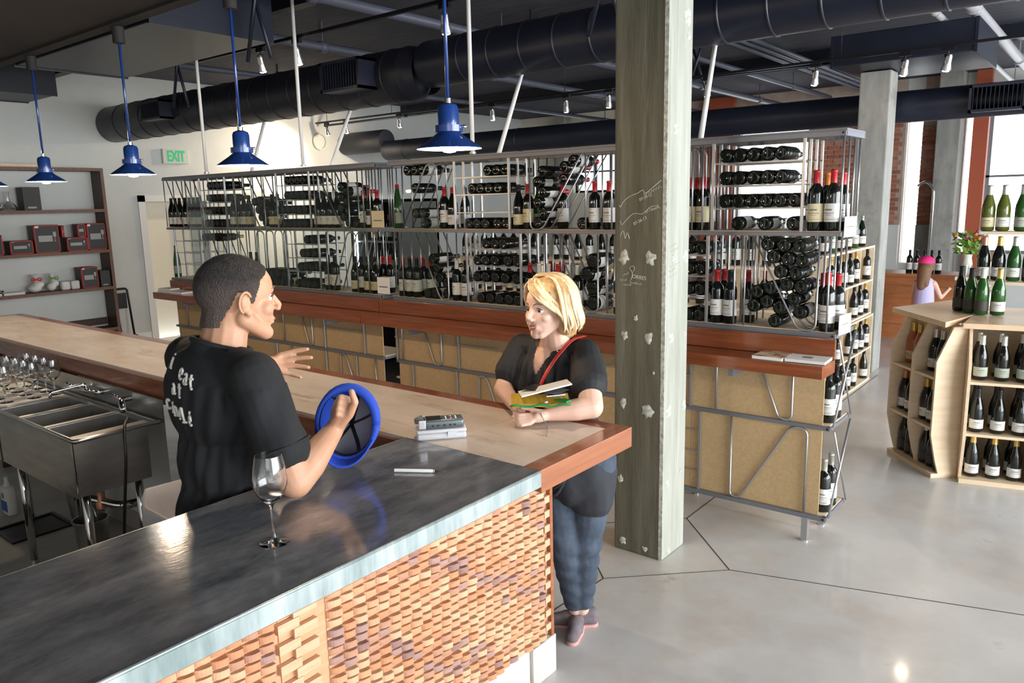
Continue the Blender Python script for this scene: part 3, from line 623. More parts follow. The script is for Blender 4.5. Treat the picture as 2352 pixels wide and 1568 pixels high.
# hairpin shapes: (x, 0) = foot of the tier, (x, 1) = head of the tier
RU = rack_unit('long right hand steel wine rack standing behind the large concrete column', -4.50, -1.14,
    {'u': [-3.81, -3.31, -1.842, -1.345], 'l': [-3.71, -3.22, -2.37, -1.865], 'k': [-4.49, -3.824, -1.95], 'j': [-4.32, -3.85, -2.0, -1.887]},
    {'u': [(-3.81, -3.31, (1.83, 1.955, 2.075)), (-1.842, -1.345, (1.835, 1.96, 2.082))], 'l': [(-3.71, -3.22, (1.333, 1.452, 1.572)), (-2.37, -1.865, (1.333, 1.452, 1.572))],
     'k': [(-3.82, -3.45, (.86,)), (-2.5, -1.95, (.86,))], 'j': [(-4.31, -3.86, (.42,)), (-2.0, -1.89, (.28, .4, .53))]},
    {'u': [[(-4.45, 0), (-4.45, 1)], [(-4.36, 0), (-4.08, 1), (-3.98, 1), (-3.98, 0)], [(-3.13, 1), (-3.13, 0), (-3.03, 0), (-2.72, 1)], [(-2.69, 1), (-2.69, 0)], [(-2.50, 1), (-2.50, 0)], [(-2.43, 0), (-2.12, 1), (-2.02, 1), (-2.02, 0)], [(-1.965, 0), (-1.965, 1)], [(-1.902, 0), (-1.902, 1)], [(-1.15, 0), (-1.15, 1)]],
     'l': [[(-4.38, 0), (-4.38, 1)], [(-4.22, 1), (-3.985, 0), (-3.90, 0), (-3.90, 1)], [(-3.02, 0), (-3.02, 1)], [(-2.95, 1), (-2.70, 0), (-2.60, 0), (-2.60, 1)], [(-2.53, 0), (-2.53, 1)], [(-1.70, 0), (-1.70, 1)], [(-1.64, 0), (-1.64, 1)], [(-1.60, 1), (-1.34, 0), (-1.245, 0), (-1.245, 1)], [(-1.19, 1), (-1.19, 0)]],
     'k': [[(-4.43, 0), (-4.43, 1)], [(-4.25, 1), (-4.08, 0), (-4.0, 0), (-4.0, 1)], [(-3.2, 0), (-3.2, 1)], [(-1.79, 0), (-1.79, 1)], [(-1.60, 1), (-1.42, 0), (-1.35, 0), (-1.35, 1)]],
     'j': [[(-3.63, 0), (-3.63, 1), (-3.56, 1), (-3.36, 0), (-3.28, 0), (-3.28, 1)], [(-2.9, 0), (-2.9, 1)], [(-1.69, 1), (-1.69, 0), (-1.63, 0), (-1.35, 1), (-1.26, 1), (-1.26, 0)]]},
    [(-4.3, .05), (-4.3, .29), (-2.04, .29), (-1.25, .0), (-1.24, .27)])
LU = rack_unit('long left hand steel wine rack reaching towards the door', -7.95, -4.65,
    {'u': [-7.24, -6.79, -5.96, -5.49], 'l': [-7.81, -7.32, -5.87, -5.41], 'k': [-7.2, -5.405, -4.884], 'j': [-7.4, -6.13, -5.404, -5.0]},
    {'u': [(-7.24, -6.79, (1.835, 1.955, 2.075)), (-5.96, -5.49, (1.83, 1.955, 2.082))], 'l': [(-7.81, -7.32, (1.333, 1.452, 1.572)), (-5.87, -5.41, (1.333, 1.452, 1.572))], 'k': [(-5.4, -4.9, (.86,))], 'j': [(-6.1, -5.45, (.42,))]},
    {'u': [[(-7.93, 0), (-7.93, 1)], [(-7.86, 1), (-7.60, 0), (-7.5, 0), (-7.5, 1)], [(-6.62, 1), (-6.62, 0)], [(-6.55, 1), (-6.25, 0), (-6.15, 0), (-6.15, 1)], [(-5.38, 1), (-5.08, 0), (-4.98, 0), (-4.98, 1)], [(-5.42, 1), (-5.42, 0)], [(-4.80, 0), (-4.80, 1)], [(-4.72, 0), (-4.72, 1)]],
     'l': [[(-7.22, 0), (-7.22, 1)], [(-7.12, 1), (-6.88, 0), (-6.8, 0), (-6.8, 1)], [(-6.6, 0), (-6.6, 1)], [(-6.32, 0), (-6.32, 1), (-6.2, 1), (-6.2, 0)], [(-5.3, 0), (-5.3, 1)], [(-5.24, 0), (-5.02, 1), (-4.92, 1), (-4.92, 0)], [(-4.78, 0), (-4.78, 1)]],
     'k': [[(-6.0, 0), (-6.0, 1)], [(-5.77, 1), (-5.64, 0), (-5.58, 0), (-5.58, 1)], [(-6.8, 0), (-6.8, 1)], [(-7.7, 0), (-7.7, 1)]],
     'j': [[(-5.21, 0), (-5.21, 1), (-5.14, 1), (-4.95, 0)], [(-5.9, 0), (-5.9, 1)], [(-4.76, 0), (-4.76, 1)], [(-6.9, 0), (-6.7, 1)]]},
    [(-7.8, .05), (-7.8, .29), (-6.2, .05), (-4.8, .05), (-4.8, .29)])
# end strut of the right unit
for z0, z1 in ((TZ[0], TZ[1]), (TZ[1], TZ[2])):
    tubeo('end_strut', [(3.372, 0, z0 + .01), (3.372, .33, z1 - .02)], .007, 'steel', RU); tubeo('end_strut', [(3.372, .33, z0 + .01), (3.372, 0.02, z1 - .02)], .005, 'steel', RU)
for z in (TZ[0], TZ[1], TZ[2], TZ[4]): lathe(bm := B(), [(0, 0), (.006, 0), (.006, .003), (0, .003)], 10, Matrix.Translation((3.345, -.0105, z - .003)) @ Matrix.Rotation(PI / 2, 4, 'X')); mk('end_plug', bm, 'black', RU)
# fibreboard fronts below the ledge, boards in a run per unit
def boards(t, x0, xs):
    for a, b in zip(xs, xs[1:]):
        for z0, z1 in ((TZ[0] + .01, TZ[1] - .015), (TZ[1] + .01, TZ[2] - .02)): bxo('fibre_board', a - x0 + .002, b - x0 - .002, .010, .018, z0, z1, 'mdf', t)
boards(RU, -4.50, (-4.49, -3.85, -3.0, -1.95, -1.185)); boards(LU, -7.95, (-7.93, -7.0, -6.1, -5.4, -4.67))
def ledge(label, x0, x1):
    t = thing('wooden_ledge', label, 'ledge', (x0, 3.9, .98)); L = x1 - x0
    mk('ledge_shelf', box(B(), 0, L, 0, .215, 0, .068, .003), 'redwood', t); mk('back_board', box(B(), 0, L, .196, .215, .07, .175, .002), 'redwood', t)
    for x in (.5, L * .5, L - .5): bxo('bracket', x - .015, x + .015, .05, .225, -.05, -.001, 'steelrail', t)
ledge('long varnished reddish wood ledge along the right hand wine rack', -4.64, -1.13); ledge('varnished reddish wood ledge along the left hand wine rack', -7.93, -4.645)
# clear acrylic sheets standing in front of the left rack
for i, (a, b, z1) in enumerate(((-7.45, -6.7, 2.03), (-6.69, -5.5, 2.03), (-5.49, -4.7, 2.03), (-4.48, -4.0, 2.0))):
    o = bxo('acrylic_sheet', a, b, 4.108, 4.112, 1.18, z1, 'acrylic'); tag(o, ['clear acrylic sheet at the door end of the left rack', 'clear acrylic sheet in the middle of the left rack', 'clear acrylic sheet at the bar end of the left rack', 'narrow clear acrylic sheet at the start of the right rack'][i], 'sheet')
for x, z in ((-4.60, 1.72), (-4.575, 1.20)):
    t = thing('price_card', 'cream paper card clipped on the rack joint, ' + ('upper' if z > 1.5 else 'lower') + ' one', 'card', (x, 4.10, z)); bxo('card_sheet', -.07, .07, -.003, 0, 0, .13, 'laby' if z > 1.5 else 'paper', t); bxo('card_print', -.05, .05, -.004, -.003, .05, .06, 'labt', t)
for x, z, s in ((-1.132, 1.70, 'upper'), (-1.132, 1.19, 'lower')):
    t = thing('price_card', 'white paper card on the right end of the rack, ' + s + ' one', 'card', (x, 4.16, z)); o = bxo('card_sheet', 0, .003, -.01, .14, -.02, .085, 'paper', t); bxo('card_print', .003, .0036, .02, .11, .03, .036, 'labt', t); t.rotation_euler = (0, 0, -.12)
# hanger rods
HB = ['leftmost', 'second', 'third']
for i, x in enumerate((-7.07, -5.54, -3.62)):
    t = thing('hanger_rod', HB[i] + ' upright white rod tying the rack to the ceiling', 'rod', (x, 4.13, 2.23)); tubeo('rod_tube', [(0, 0, .012), (0, 0, CZ - 2.23)], .015, 'white', t, 12); lathe_o('rod_foot', [(0, 0), (.024, 0), (.024, .014), (0, .014)], 'steel', t, 12)
for i, (x, xe) in enumerate(((-6.8, -8.85), (-5.57, -7.04), (-3.65, -4.63), (-2.07, -2.74))):
    xe = xe * 6.7 / 6.3; t = thing('slanting_rod', ['far left', 'second', 'third', 'nearest'][i] + ' slanting white rod bracing the wine racks to the ceiling', 'rod', (x, 4.44, 2.226)); tubeo('rod_tube', [(0, .012, .018), (xe - x, 2.25, CZ - 2.226 - .018)], .017, 'white', t, 12); lathe_o('rod_foot', [(0, 0), (.026, 0), (.026, .014), (0, .014)], 'steel', t, 12)
LIE = {
  'R_u1': [(-1.78, 2.126), (-1.705, 2.124), (-1.624, 2.123), (-1.549, 2.125), (-1.471, 2.123)],
  'R_u2': [(-1.782, 2.005), (-1.703, 2.004), (-1.622, 2.005), (-1.544, 2.004), (-1.466, 2.007)],
  'R_u3': [(-1.781, 1.88), (-1.699, 1.88), (-1.623, 1.881), (-1.551, 1.881), (-1.476, 1.882), (-1.4, 1.884)],
  'R_u4': [(-1.701, 1.754), (-1.55, 1.752), (-1.39, 1.752)],
  'R_pile': [(-1.646, 1.24), (-1.543, 1.24), (-1.454, 1.242), (-1.38, 1.248), (-1.291, 1.251), (-1.598, 1.293), (-1.493, 1.305), (-1.417, 1.309), (-1.328, 1.311), (-1.646, 1.352), (-1.555, 1.358), (-1.37, 1.379), (-1.293, 1.371), (-1.407, 1.437), (-1.334, 1.439), (-1.444, 1.504), (-1.364, 1.5), (-1.295, 1.498), (-1.479, 1.567), (-1.405, 1.566), (-1.325, 1.569)],
  'R_l1': [(-1.94, 1.619), (-1.89, 1.619)],
  'R_l2': [(-1.959, 1.493), (-1.919, 1.495)],
  'R_l3': [(-1.966, 1.381), (-1.911, 1.377)],
  'R_l4': [(-1.972, 1.246), (-1.926, 1.24)],
  'C_u1': [(-3.513, 2.121), (-3.435, 2.119), (-3.353, 2.119)],
  'C_u2': [(-3.658, 2.003), (-3.592, 2.001), (-3.507, 2.001), (-3.424, 2.002)],
  'C_u4': [(-3.709, 1.757), (-3.627, 1.757), (-3.551, 1.757), (-3.427, 1.759), (-3.369, 1.759)],
  'C_pileu': [(-4.296, 2.037), (-4.209, 2.038), (-4.33, 1.972), (-4.248, 1.963), (-4.34, 1.904), (-4.258, 1.899), (-4.338, 1.847), (-4.25, 1.842), (-4.33, 1.794), (-4.242, 1.789), (-4.345, 1.748), (-4.262, 1.749), (-4.175, 1.746), (-4.101, 1.746), (-4.027, 1.746)],
  'C_pile2': [(-2.897, 2.013), (-3.024, 1.942), (-2.945, 1.955), (-3.038, 1.884), (-2.959, 1.897), (-3.057, 1.831), (-2.981, 1.841), (-3.067, 1.756), (-3.005, 1.763), (-2.879, 1.756), (-2.815, 1.754), (-2.756, 1.754)],
  'C_l1': [(-3.541, 1.615), (-3.471, 1.616), (-3.392, 1.619)],
  'C_l2': [(-3.632, 1.493), (-3.555, 1.495), (-3.47, 1.498), (-3.352, 1.501), (-3.257, 1.506)],
  'C_l3': [(-3.642, 1.38), (-3.56, 1.381), (-3.469, 1.385), (-3.38, 1.387), (-3.279, 1.39)],
  'C_l4': [(-3.61, 1.256), (-3.523, 1.259), (-3.438, 1.26), (-3.35, 1.261), (-3.268, 1.262)],
  'C_hair': [(-4.193, 1.252), (-4.066, 1.253), (-3.964, 1.253), (-4.095, 1.543), (-4.053, 1.483), (-4.006, 1.415), (-3.959, 1.352)],
  'C_big': [(-2.729, 1.445), (-2.746, 1.383), (-2.693, 1.338), (-2.635, 1.242), (-2.562, 1.244)],
  'L_a1': [(-7.093, 2.115), (-7.012, 2.113), (-6.932, 2.11), (-6.86, 2.108)],
  'L_a2': [(-7.1, 1.994), (-7.019, 1.992), (-6.939, 1.991), (-6.873, 1.989)],
  'L_a3': [(-7.189, 1.874), (-7.107, 1.874), (-7.025, 1.873), (-6.945, 1.872), (-6.872, 1.871)],
  'L_a4': [(-7.212, 1.745), (-7.074, 1.745), (-6.993, 1.745), (-6.906, 1.746)],
  'L_pile': [(-6.371, 2.099), (-6.305, 2.055), (-6.282, 2.008), (-6.276, 1.961), (-6.277, 1.913), (-6.29, 1.866), (-6.308, 1.818)],
  'L_b1': [(-5.811, 2.122), (-5.746, 2.121), (-5.671, 2.119), (-5.608, 2.117)],
  'L_b2': [(-5.827, 1.992), (-5.761, 1.99), (-5.686, 1.989), (-5.617, 1.987)],
  'L_b3': [(-5.908, 1.869), (-5.842, 1.868), (-5.776, 1.867), (-5.701, 1.867), (-5.631, 1.866)],
  'L_b4': [(-5.923, 1.756), (-5.856, 1.756), (-5.79, 1.756), (-5.714, 1.756), (-5.644, 1.756)],
  'L_m': [(-5.106, 2.112), (-5.077, 2.048), (-5.049, 1.983)],
  'L_c1': [(-5.595, 1.616), (-5.524, 1.617)],
  'L_c2': [(-5.673, 1.499), (-5.595, 1.5), (-5.517, 1.502)],
  'L_c3': [(-5.714, 1.376), (-5.635, 1.379), (-5.556, 1.382), (-5.486, 1.384)],
  'L_c4': [(-5.769, 1.251), (-5.688, 1.255), (-5.609, 1.259), (-5.531, 1.258)],
  'L_d': [(-6.183, 1.606), (-6.119, 1.559), (-6.232, 1.509), (-6.163, 1.497), (-6.024, 1.581), (-5.999, 1.514), (-6.229, 1.447), (-6.135, 1.442), (-6.029, 1.452)],
  'L_e': [(-7.297, 1.622), (-7.07, 1.609)],
}

U0 = TZ[3] + .012; L0 = TZ[2] + .012
lying_row(LIE['R_u1'], 'on the top wire shelf right of the column', snap=2.082, alt=DL)
lying_row(LIE['R_u2'], 'on the second wire shelf right of the column', snap=1.96, alt=DL)
lying_row(LIE['R_u3'], 'on the third wire shelf right of the column', snap=1.835)
lying_row(LIE['R_u4'], 'loose under the wire shelves right of the column', snap=U0, key=DL)
def pile(pts, base, desc, where, group, keys, sc=1.0):
    for i, (x, z) in enumerate(pts): queue(x, max(z, base + .039), keys[i % len(keys)], None, group, True, sc, random.uniform(-.8, .8), 0, True, (desc, where))
pile(LIE['R_pile'], L0, 'dark bottle', 'slanting pile right of column', 'bottles piled in the slanting bay right of the column', [DARK, DL, DARK])
for a, w in (('R_l1', 'top'), ('R_l2', 'second'), ('R_l3', 'third'), ('R_l4', 'bottom')): lying_row(LIE[a], 'on the %s shelf touching the column' % w, snap={'R_l1': 1.572, 'R_l2': 1.452, 'R_l3': 1.333, 'R_l4': L0}[a])
lying_row(LIE['C_u1'], 'on the top wire shelf above the woman', snap=2.075); lying_row(LIE['C_u2'], 'on the second wire shelf above the woman', snap=1.955); lying_row(LIE['C_u4'], 'on the upper tray above the woman', snap=U0)
pile(LIE['C_pileu'], U0, 'dark bottle', 'pile beside the slanting rods', 'pile of bottles beside the slanting rods in the upper tier', [DARK, DL, DL])
pile(LIE['C_pile2'], U0, 'red topped bottle', 'leaning pile by the window', 'leaning pile of bottles left of the column', [DLR, ('bordeaux', 'glassb', None, 'capr'), DLR])
for a, z, w in (('C_l1', 1.572, 'top'), ('C_l2', 1.452, 'second'), ('C_l3', 1.333, 'third'), ('C_l4', L0, 'lowest')): lying_row(LIE[a], 'on the %s shelf left of the woman head' % w, snap=z, alt=DL)
pile(LIE['C_hair'], L0, 'labelled bottle', 'pile inside the V shaped rod', 'bottles piled against the V shaped rod left of the woman', [DL])
pile(LIE['C_big'], L0, 'big dark bottle', 'beside the woman head', 'large bottles lying between the woman and the column', [('champagne', 'glassb', 'lab', 'capg')], 1.1)
for a, z, w in (('L_a1', 2.075, 'top'), ('L_a2', 1.955, 'second'), ('L_a3', 1.835, 'third'), ('L_a4', U0, 'lowest')): lying_row(LIE[a], 'on the %s upper shelf nearest the door' % w, snap=z)
for a, z, w in (('L_b1', 2.082, 'top'), ('L_b2', 1.955, 'second'), ('L_b3', 1.83, 'third'), ('L_b4', U0, 'lowest')): lying_row(LIE[a], 'on the %s shelf of the middle left bay' % w, snap=z)
for a, z, w in (('L_c1', 1.572, 'top'), ('L_c2', 1.452, 'second'), ('L_c3', 1.333, 'third'), ('L_c4', L0, 'lowest')): lying_row(LIE[a], 'on the %s shelf behind the man' % w, snap=z)
pile(LIE['L_pile'], U0, 'dark labelled bottle', 'tall stack in the left rack', 'tall stack in the left rack', [('bordeaux', 'glassb', 'laby', 'capk')])
pile(LIE['L_m'], U0, 'white labelled bottle', 'stack over the dark case', 'stack over the dark case', [DLR], 1.05)
pile(LIE['L_d'], L0, 'dark bottle', 'heap behind the man head', 'heap behind the man head', [DARK, DL])
lying_row(LIE['L_e'], 'on the wire shelf above the green bottles', snap=1.572, key=('bordeaux', 'glassb', 'labk', 'capg'))
pile([(-5.09, 1.78), (-5.0, 1.76), (-4.92, 1.78), (-5.08, 1.86), (-4.99, 1.85), (-5.07, 1.93)], U0, 'dark bottle', 'stack under the white labelled ones', 'stack under the white labelled ones', [DARK])
def standing(xs, z, keys, where, yj=(0, .012, .004), y0=4.19, depth=1, grp=None, sc=1.0):
    n = len(xs)
    for i, x in enumerate(xs):
        k = keys[i % len(keys)]; cw = {'capr': 'red', 'capk': 'black', 'capw': 'white', 'capg': 'gold', 'caps': 'silver', 'capp': 'pink', 'capo': 'orange'}[k[3]]
        queue(x, z, k, ('%s of %s standing bottles %s' % (ORD[i], NUM[n], where) if n > 1 else '%s capped bottle standing %s' % (cw, where)), grp or 'standing bottles ' + where, False, sc, random.uniform(-.3, .1), 0 if y0 < 4.235 else 1 if y0 < 4.33 else 2)
YL = ('bordeaux', 'glassb', 'laby', 'capr'); GO = ('bordeaux', 'glassb', 'labg', 'capo'); GL = ('flute', 'glassg', 'labg', 'capk'); YB = ('burgundy', 'glassb', 'laby', 'capk')
standing([-1.985, -1.94], U0, [YL], 'against the right side of the column', (0, 0), 4.2); standing([-2.0, -1.935], U0, [DLR], 'in second row right of the column', (0, 0), 4.3)
standing([-1.29, -1.205], U0, [YL, DLR], 'at the right end of the upper tier', (0, 0), 4.19, sc=1.04); standing([-1.265, -1.185], U0, [('bordeaux', 'glassb', 'lab', 'capo'), DLR], 'in the second row of the right end', (0, 0), 4.31)
standing([-1.83, -1.75], L0, [DLR, ('bordeaux', 'glassb', 'lab', 'capk')], 'in front in the lower tier right of the column', (0, 0), 4.18, sc=1.02); standing([-1.80, -1.71, -1.65], L0, [DLR, ('bordeaux', 'glassb', None, 'capk')], 'in second row in the lower tier right of the column', (0, 0), 4.31)
standing([-1.205], L0, [DLR], 'at the lower right corner in front', (0,), 4.18, sc=1.05); standing([-1.20, -1.19], L0, [DLR], 'behind at the lower right corner', (0, .11), 4.27)
standing([-3.97, -3.885], U0, [('bordeaux', 'glassb', 'lab', 'capr'), ('burgundy', 'glassb', 'lab', 'capr')], 'left of the ladder shelves', (0, 0), 4.2); standing([-3.93, -3.86, -3.75], U0, [BG], 'in second row behind the ladder shelves', (0,), 4.33)
standing([-3.28, -3.19], U0, [YB, YL], 'right of the ladder shelves', (0, 0), 4.19); standing([-3.10, -3.0], U0, [('burgundy', 'glassg', 'labg', 'capk'), DLR], 'behind the U shaped rod', (0, 0), 4.32)
standing([-2.67, -2.55], U0, [('bordeaux', 'glassb', 'lab', 'capr')], 'just left of the column', (0, 0), 4.19); standing([-2.60, -2.47], U0, [DLR, DL], 'in second row left of the column', (0, 0), 4.32)
standing([-4.42, -4.36, -4.29], L0, [('bordeaux', 'glassb', 'lab', 'capr'), DL, DL], 'with white labels over the ledge joint', (0, 0, 0), 4.19); standing([-4.46, -4.38, -4.30, -4.20], L0, [DLR], 'in second row over the ledge joint', (0, 0), 4.32)
standing([-3.86, -3.77], L0, [('bordeaux', 'glassb', 'lab', 'capw'), DL], 'between the V rod and the ladder', (0, 0), 4.2)
standing([-3.16, -3.08, -3.0, -2.92, -2.84, -2.76], L0, [('bordeaux', 'glassb', 'lab', 'capr'), ('bordeaux', 'glassb', 'lab', 'capw'), ('bordeaux', 'glassb', 'lab', 'capw')], 'behind the woman head', (0, .02), 4.2)
standing([-3.14, -3.05, -2.88], L0, [DLR, ('bordeaux', 'glassb', 'lab', 'capr'), ('bordeaux', 'glassb', 'lab', 'capw')], 'in second row behind the woman head', (0, .02), 4.34)
standing([-2.50], L0, [('bordeaux', 'glassb', 'lab', 'capg')], 'touching the column on its left', (0,), 4.2)
standing([-7.90, -7.83, -7.76], U0, [('burgundy', 'glassb', 'lab', 'capk')], 'at the door end of the left rack', (0, .03)); standing([-7.62, -7.54, -7.46, -7.38], U0, [('burgundy', 'glassb', 'lab', 'capk')], 'before the first ladder of the left rack', (0, .03, 0))
standing([-6.74, -6.66, -6.56, -6.48], U0, [('burgundy', 'glassb', 'lab', 'capk'), ('burgundy', 'glassb', 'laby', 'capk')], 'after the first ladder of the left rack', (0, .02)); standing([-6.10, -6.03], U0, [YB], 'with yellow labels before the second ladder', (0,))
standing([-5.44, -5.36, -5.27, -5.19], U0, [('burgundy', 'glassb', 'lab', 'capk')], 'after the second ladder of the left rack', (0,)); standing([-4.87, -4.79, -4.71], U0, [DLR, ('burgundy', 'glassb', 'lab', 'capr'), DLR], 'with red capsules at the joint of the racks', (0, .05))
standing([-4.53, -4.46], U0 + .0, [('flute', 'glassg', 'labg', 'capr'), GL], 'in the gap at the rack joint', (0,), 4.2)
standing([-7.9, -7.74], L0, [('flute', 'glassg', 'labg', 'capk')], 'tall and green in the lower left corner', (0,)); standing([-6.52, -6.42], L0, [BG], 'peeping over the man head', (0,))
standing([-5.36, -5.27], L0, [DL], 'right of the man head', (0,)); standing([-4.99, -4.92, -4.85, -4.78], L0, [YB, DL, YB], 'in front of the bright tube', (0,), 4.2); standing([-4.75, -4.69], L0, [DLR, DLR], 'with red tops at the rack joint', (0, .1), 4.28)

import numpy as np
def pack():
    dropped = 0
    for unit, ux0, ux1 in (('R', -4.50, -1.14), ('L', -7.95, -4.65)):
        for tr, base, top in (('u', U0, TZ[4] - .02), ('l', L0, TZ[3] - .02)):
            it = [q for q in Q if (q['x'] > -4.575) == (unit == 'R') and ((q['z'] > 1.69) == (tr == 'u'))]
            if not it: continue
            n = len(it); x = np.array([q['x'] for q in it]); z = np.array([q['z'] for q in it]); r = np.array([q['r'] for q in it]) + .0014
            ly = np.array([q['lying'] for q in it]); fr = np.array([q['free'] for q in it]); rw = np.array([q['row'] for q in it])
            sg = np.array([o[1:] for o in OBST if o[0] == tr and ux0 - .02 < (o[1] + o[3]) / 2 < ux1 + .02]); A = sg[:, (0, 1)]; Bv = sg[:, (2, 3)] - A; L2 = (Bv ** 2).sum(1) + 1e-12; sr = sg[:, 4]
            ld = [(a, b) for t_, a, b in LADD if t_ == tr and ux0 < a < ux1]
            R_ = r[:, None] + r[None, :]; LL = ly[:, None] & ly[None, :]; LS = ly[:, None] ^ ly[None, :]; SS = (~ly[:, None]) & (~ly[None, :]) & (rw[:, None] == rw[None, :]); np.fill_diagonal(LL, False); np.fill_diagonal(SS, False)
            rng_ = np.random.RandomState(4)
            def viol():
                dx = x[:, None] - x[None, :]; dz = z[:, None] - z[None, :]; d = np.hypot(dx, dz)
                v = np.zeros((n, n)); v = np.where(LL, np.maximum(0, R_ - d), v); v = np.where(LS | SS, np.maximum(0, R_ - np.abs(dx)), v)
                return v, dx, dz, d
            def segv():
                P = np.stack([x, z], 1)[:, None, :] - A[None]; t_ = np.clip((P * Bv[None]).sum(2) / L2[None], 0, 1); D = P - t_[..., None] * Bv[None]; dd = np.hypot(D[..., 0], D[..., 1]) + 1e-9
                return np.where(ly[:, None], np.maximum(0, r[:, None] + sr[None] - dd), 0), D, dd
            for k in range(2200):
                if k < 900: z = np.where(fr, z - .0006, z)
                v, dx, dz, d = viol(); sx = np.sign(dx); sx[sx == 0] = 1; d_ = np.maximum(d, 1e-6)
                wz = fr.astype(float)[:, None]
                px = np.where(LL & (wz > 0) & (fr[None, :]), v * dx / d_, v * sx); pz_ = np.where(LL & (wz > 0), v * dz / d_, 0)
                x = x + .32 * px.sum(1) ; z = z + .32 * (pz_ * wz).sum(1)
                sv, D, dd = segv(); x = x + .6 * (sv * D[..., 0] / dd).sum(1); z = z + .6 * (sv * D[..., 1] / dd).sum(1) * fr
                x = np.clip(x, ux0 + r + .003, ux1 - r - .003); z = np.where(fr, np.clip(z, base + r + .0005, top - r), z)
                for a, b in ld:
                    m_ = (~ly) & (x > a - r - .002) & (x < b + r + .002); x = np.where(m_, np.where(x < (a + b) / 2, a - r - .010, b + r + .010), x) if k % 5 == 0 else x
                if k in (500, 900, 1300):
                    tot = v.sum(1); x = x + rng_.uniform(-.004, .004, n) * (tot > .002)
            alive = np.ones(n, bool)
            while True:
                v, *_ = viol(); v = v * alive[:, None] * alive[None, :]; sv, *_ = segv(); inl = np.zeros(n)
                for a, b in ld: inl += ((~ly) & (x > a - r + .001) & (x < b + r - .001)) * .01
                tot = np.where(v > .0003, v, 0).sum(1) + np.where(sv > .0003, sv, 0).sum(1) * 2 + inl; tot *= alive
                if tot.max() <= 0: break
                alive[int(tot.argmax())] = False; dropped += 1
            for i, q in enumerate(it): q['x'], q['z'], q['ok'] = float(x[i]), float(z[i]), bool(alive[i])
    print('PACK dropped', dropped, 'of', len(Q))
pack()
groups_ = {}
for q in Q:
    if q.get('ok'): groups_.setdefault(q['group'], []).append(q)
for g, qs in groups_.items():
    qs.sort(key=lambda q: q['x'])
    if qs[0]['pl']:      # piles: rows counted from below, bottles from the left
        desc, where = qs[0]['pl']; zs = []
        for q in sorted(qs, key=lambda q: q['z']):
            if not zs or q['z'] - zs[-1][0]['z'] > .045: zs.append([])
            zs[-1].append(q)
        for ri, row in enumerate(zs):
            row.sort(key=lambda q: q['x'])
            for i, q in enumerate(row): q['label'] = '%s, %s%s' % (desc, '' if len(zs) == 1 else ('bottom row, ' if ri == 0 else 'top row, ' if ri == len(zs) - 1 else ORD[ri] + ' row up, '), (ORD[min(i, 11)] + ' from left, ' if len(row) > 1 else '') + where)
    else:                # rows: recount after packing
        n_ = len(qs)
        for i, q in enumerate(qs):
            m_ = ' of '; body_ = q['label'].split(' of ', 1)[1] if q['label'].split(' ')[0] in ORD else None
            if body_: b2 = body_.split(' ', 1)[1]; q['label'] = '%s of %s %s' % (ORD[i], NUM[n_], b2) if n_ > 1 else b2.replace('bottles', 'bottle', 1)
for q in Q:
    if not q.get('ok'): continue
    bottle(q['x'], 4.152 if q['lying'] else 4.185 + .0975 * q['row'], q['z'] + (0 if q['lying'] else .0008), q['key'], q['label'], q['group'], q['lying'], q['sc'], yaw=q['yaw'])
# bottles in the open ends of the low tiers
for z_, nm_, kk in ((TZ[1], 'middle', DL), (TZ[0], 'lowest', ('bordeaux', 'glassb', 'lab', 'caps'))):
    for j_, y_ in enumerate((4.225, 4.345)): bottle(-1.186, y_, z_ + .0125, kk, '%s bottle standing in the %s open end below the ledge' % (['front', 'rear'][j_], nm_), 'bottles in the %s open end' % nm_)
# rack joint display column between the two units
t = thing('corner_stand', 'narrow open stand of bottles between the two wine racks', 'stand', (-4.645, 4.25, 0))
for z in (.15, .49, .83, 1.17): bxo('stand_shelf', .003, .137, 0, .2, z - .012, z, 'pine', t)
for x in (.006, .128): bxo('stand_post', x, x + .006, .19, .2, 0, 1.2, 'steel', t)
for i, z in enumerate((.15, .49, .83)): bottle(-4.575, 4.33, z + .001, DL, 'bottle on the %s shelf of the narrow stand between the racks' % ['lowest', 'middle', 'top'][i], 'bottles in the narrow stand between the racks')
# magazines and books on the ledges
def book(x, y, z, w, d, h, rz, label, m='paper', cover=None):
    t = thing('book', label, 'book', (x, y, z), rz); mk('pages', box(B(), 0, w, 0, d, 0, h * .9), 'paper', t); mk('cover', box(B(), -.002, w + .002, -.002, d + .002, h * .9, h, .001), cover or m, t)
    return t
zl = 1.0495
book(-1.50, 3.915, zl, .16, .17, .018, -.02, 'white catalogue with brown cover picture lying on the ledge end', cover='photo')
t = book(-1.33, 3.925, zl + .001, .20, .15, .016, .05, 'white booklet with small emblem beside the brown catalogue'); bxo('emblem', .07, .12, .06, .10, .016, .0165, 'labt', t)
for i, (x, w) in enumerate(((-7.86, .24), (-7.60, .2))): book(x, 3.918, zl, w, .15, .02, .06, ['flat white book on the far end of the ledge', 'second flat white book on the far ledge'][i])
book(-7.9, 3.945, zl + .0205, .2, .12, .015, .1, 'small white book lying on top of the flat book')
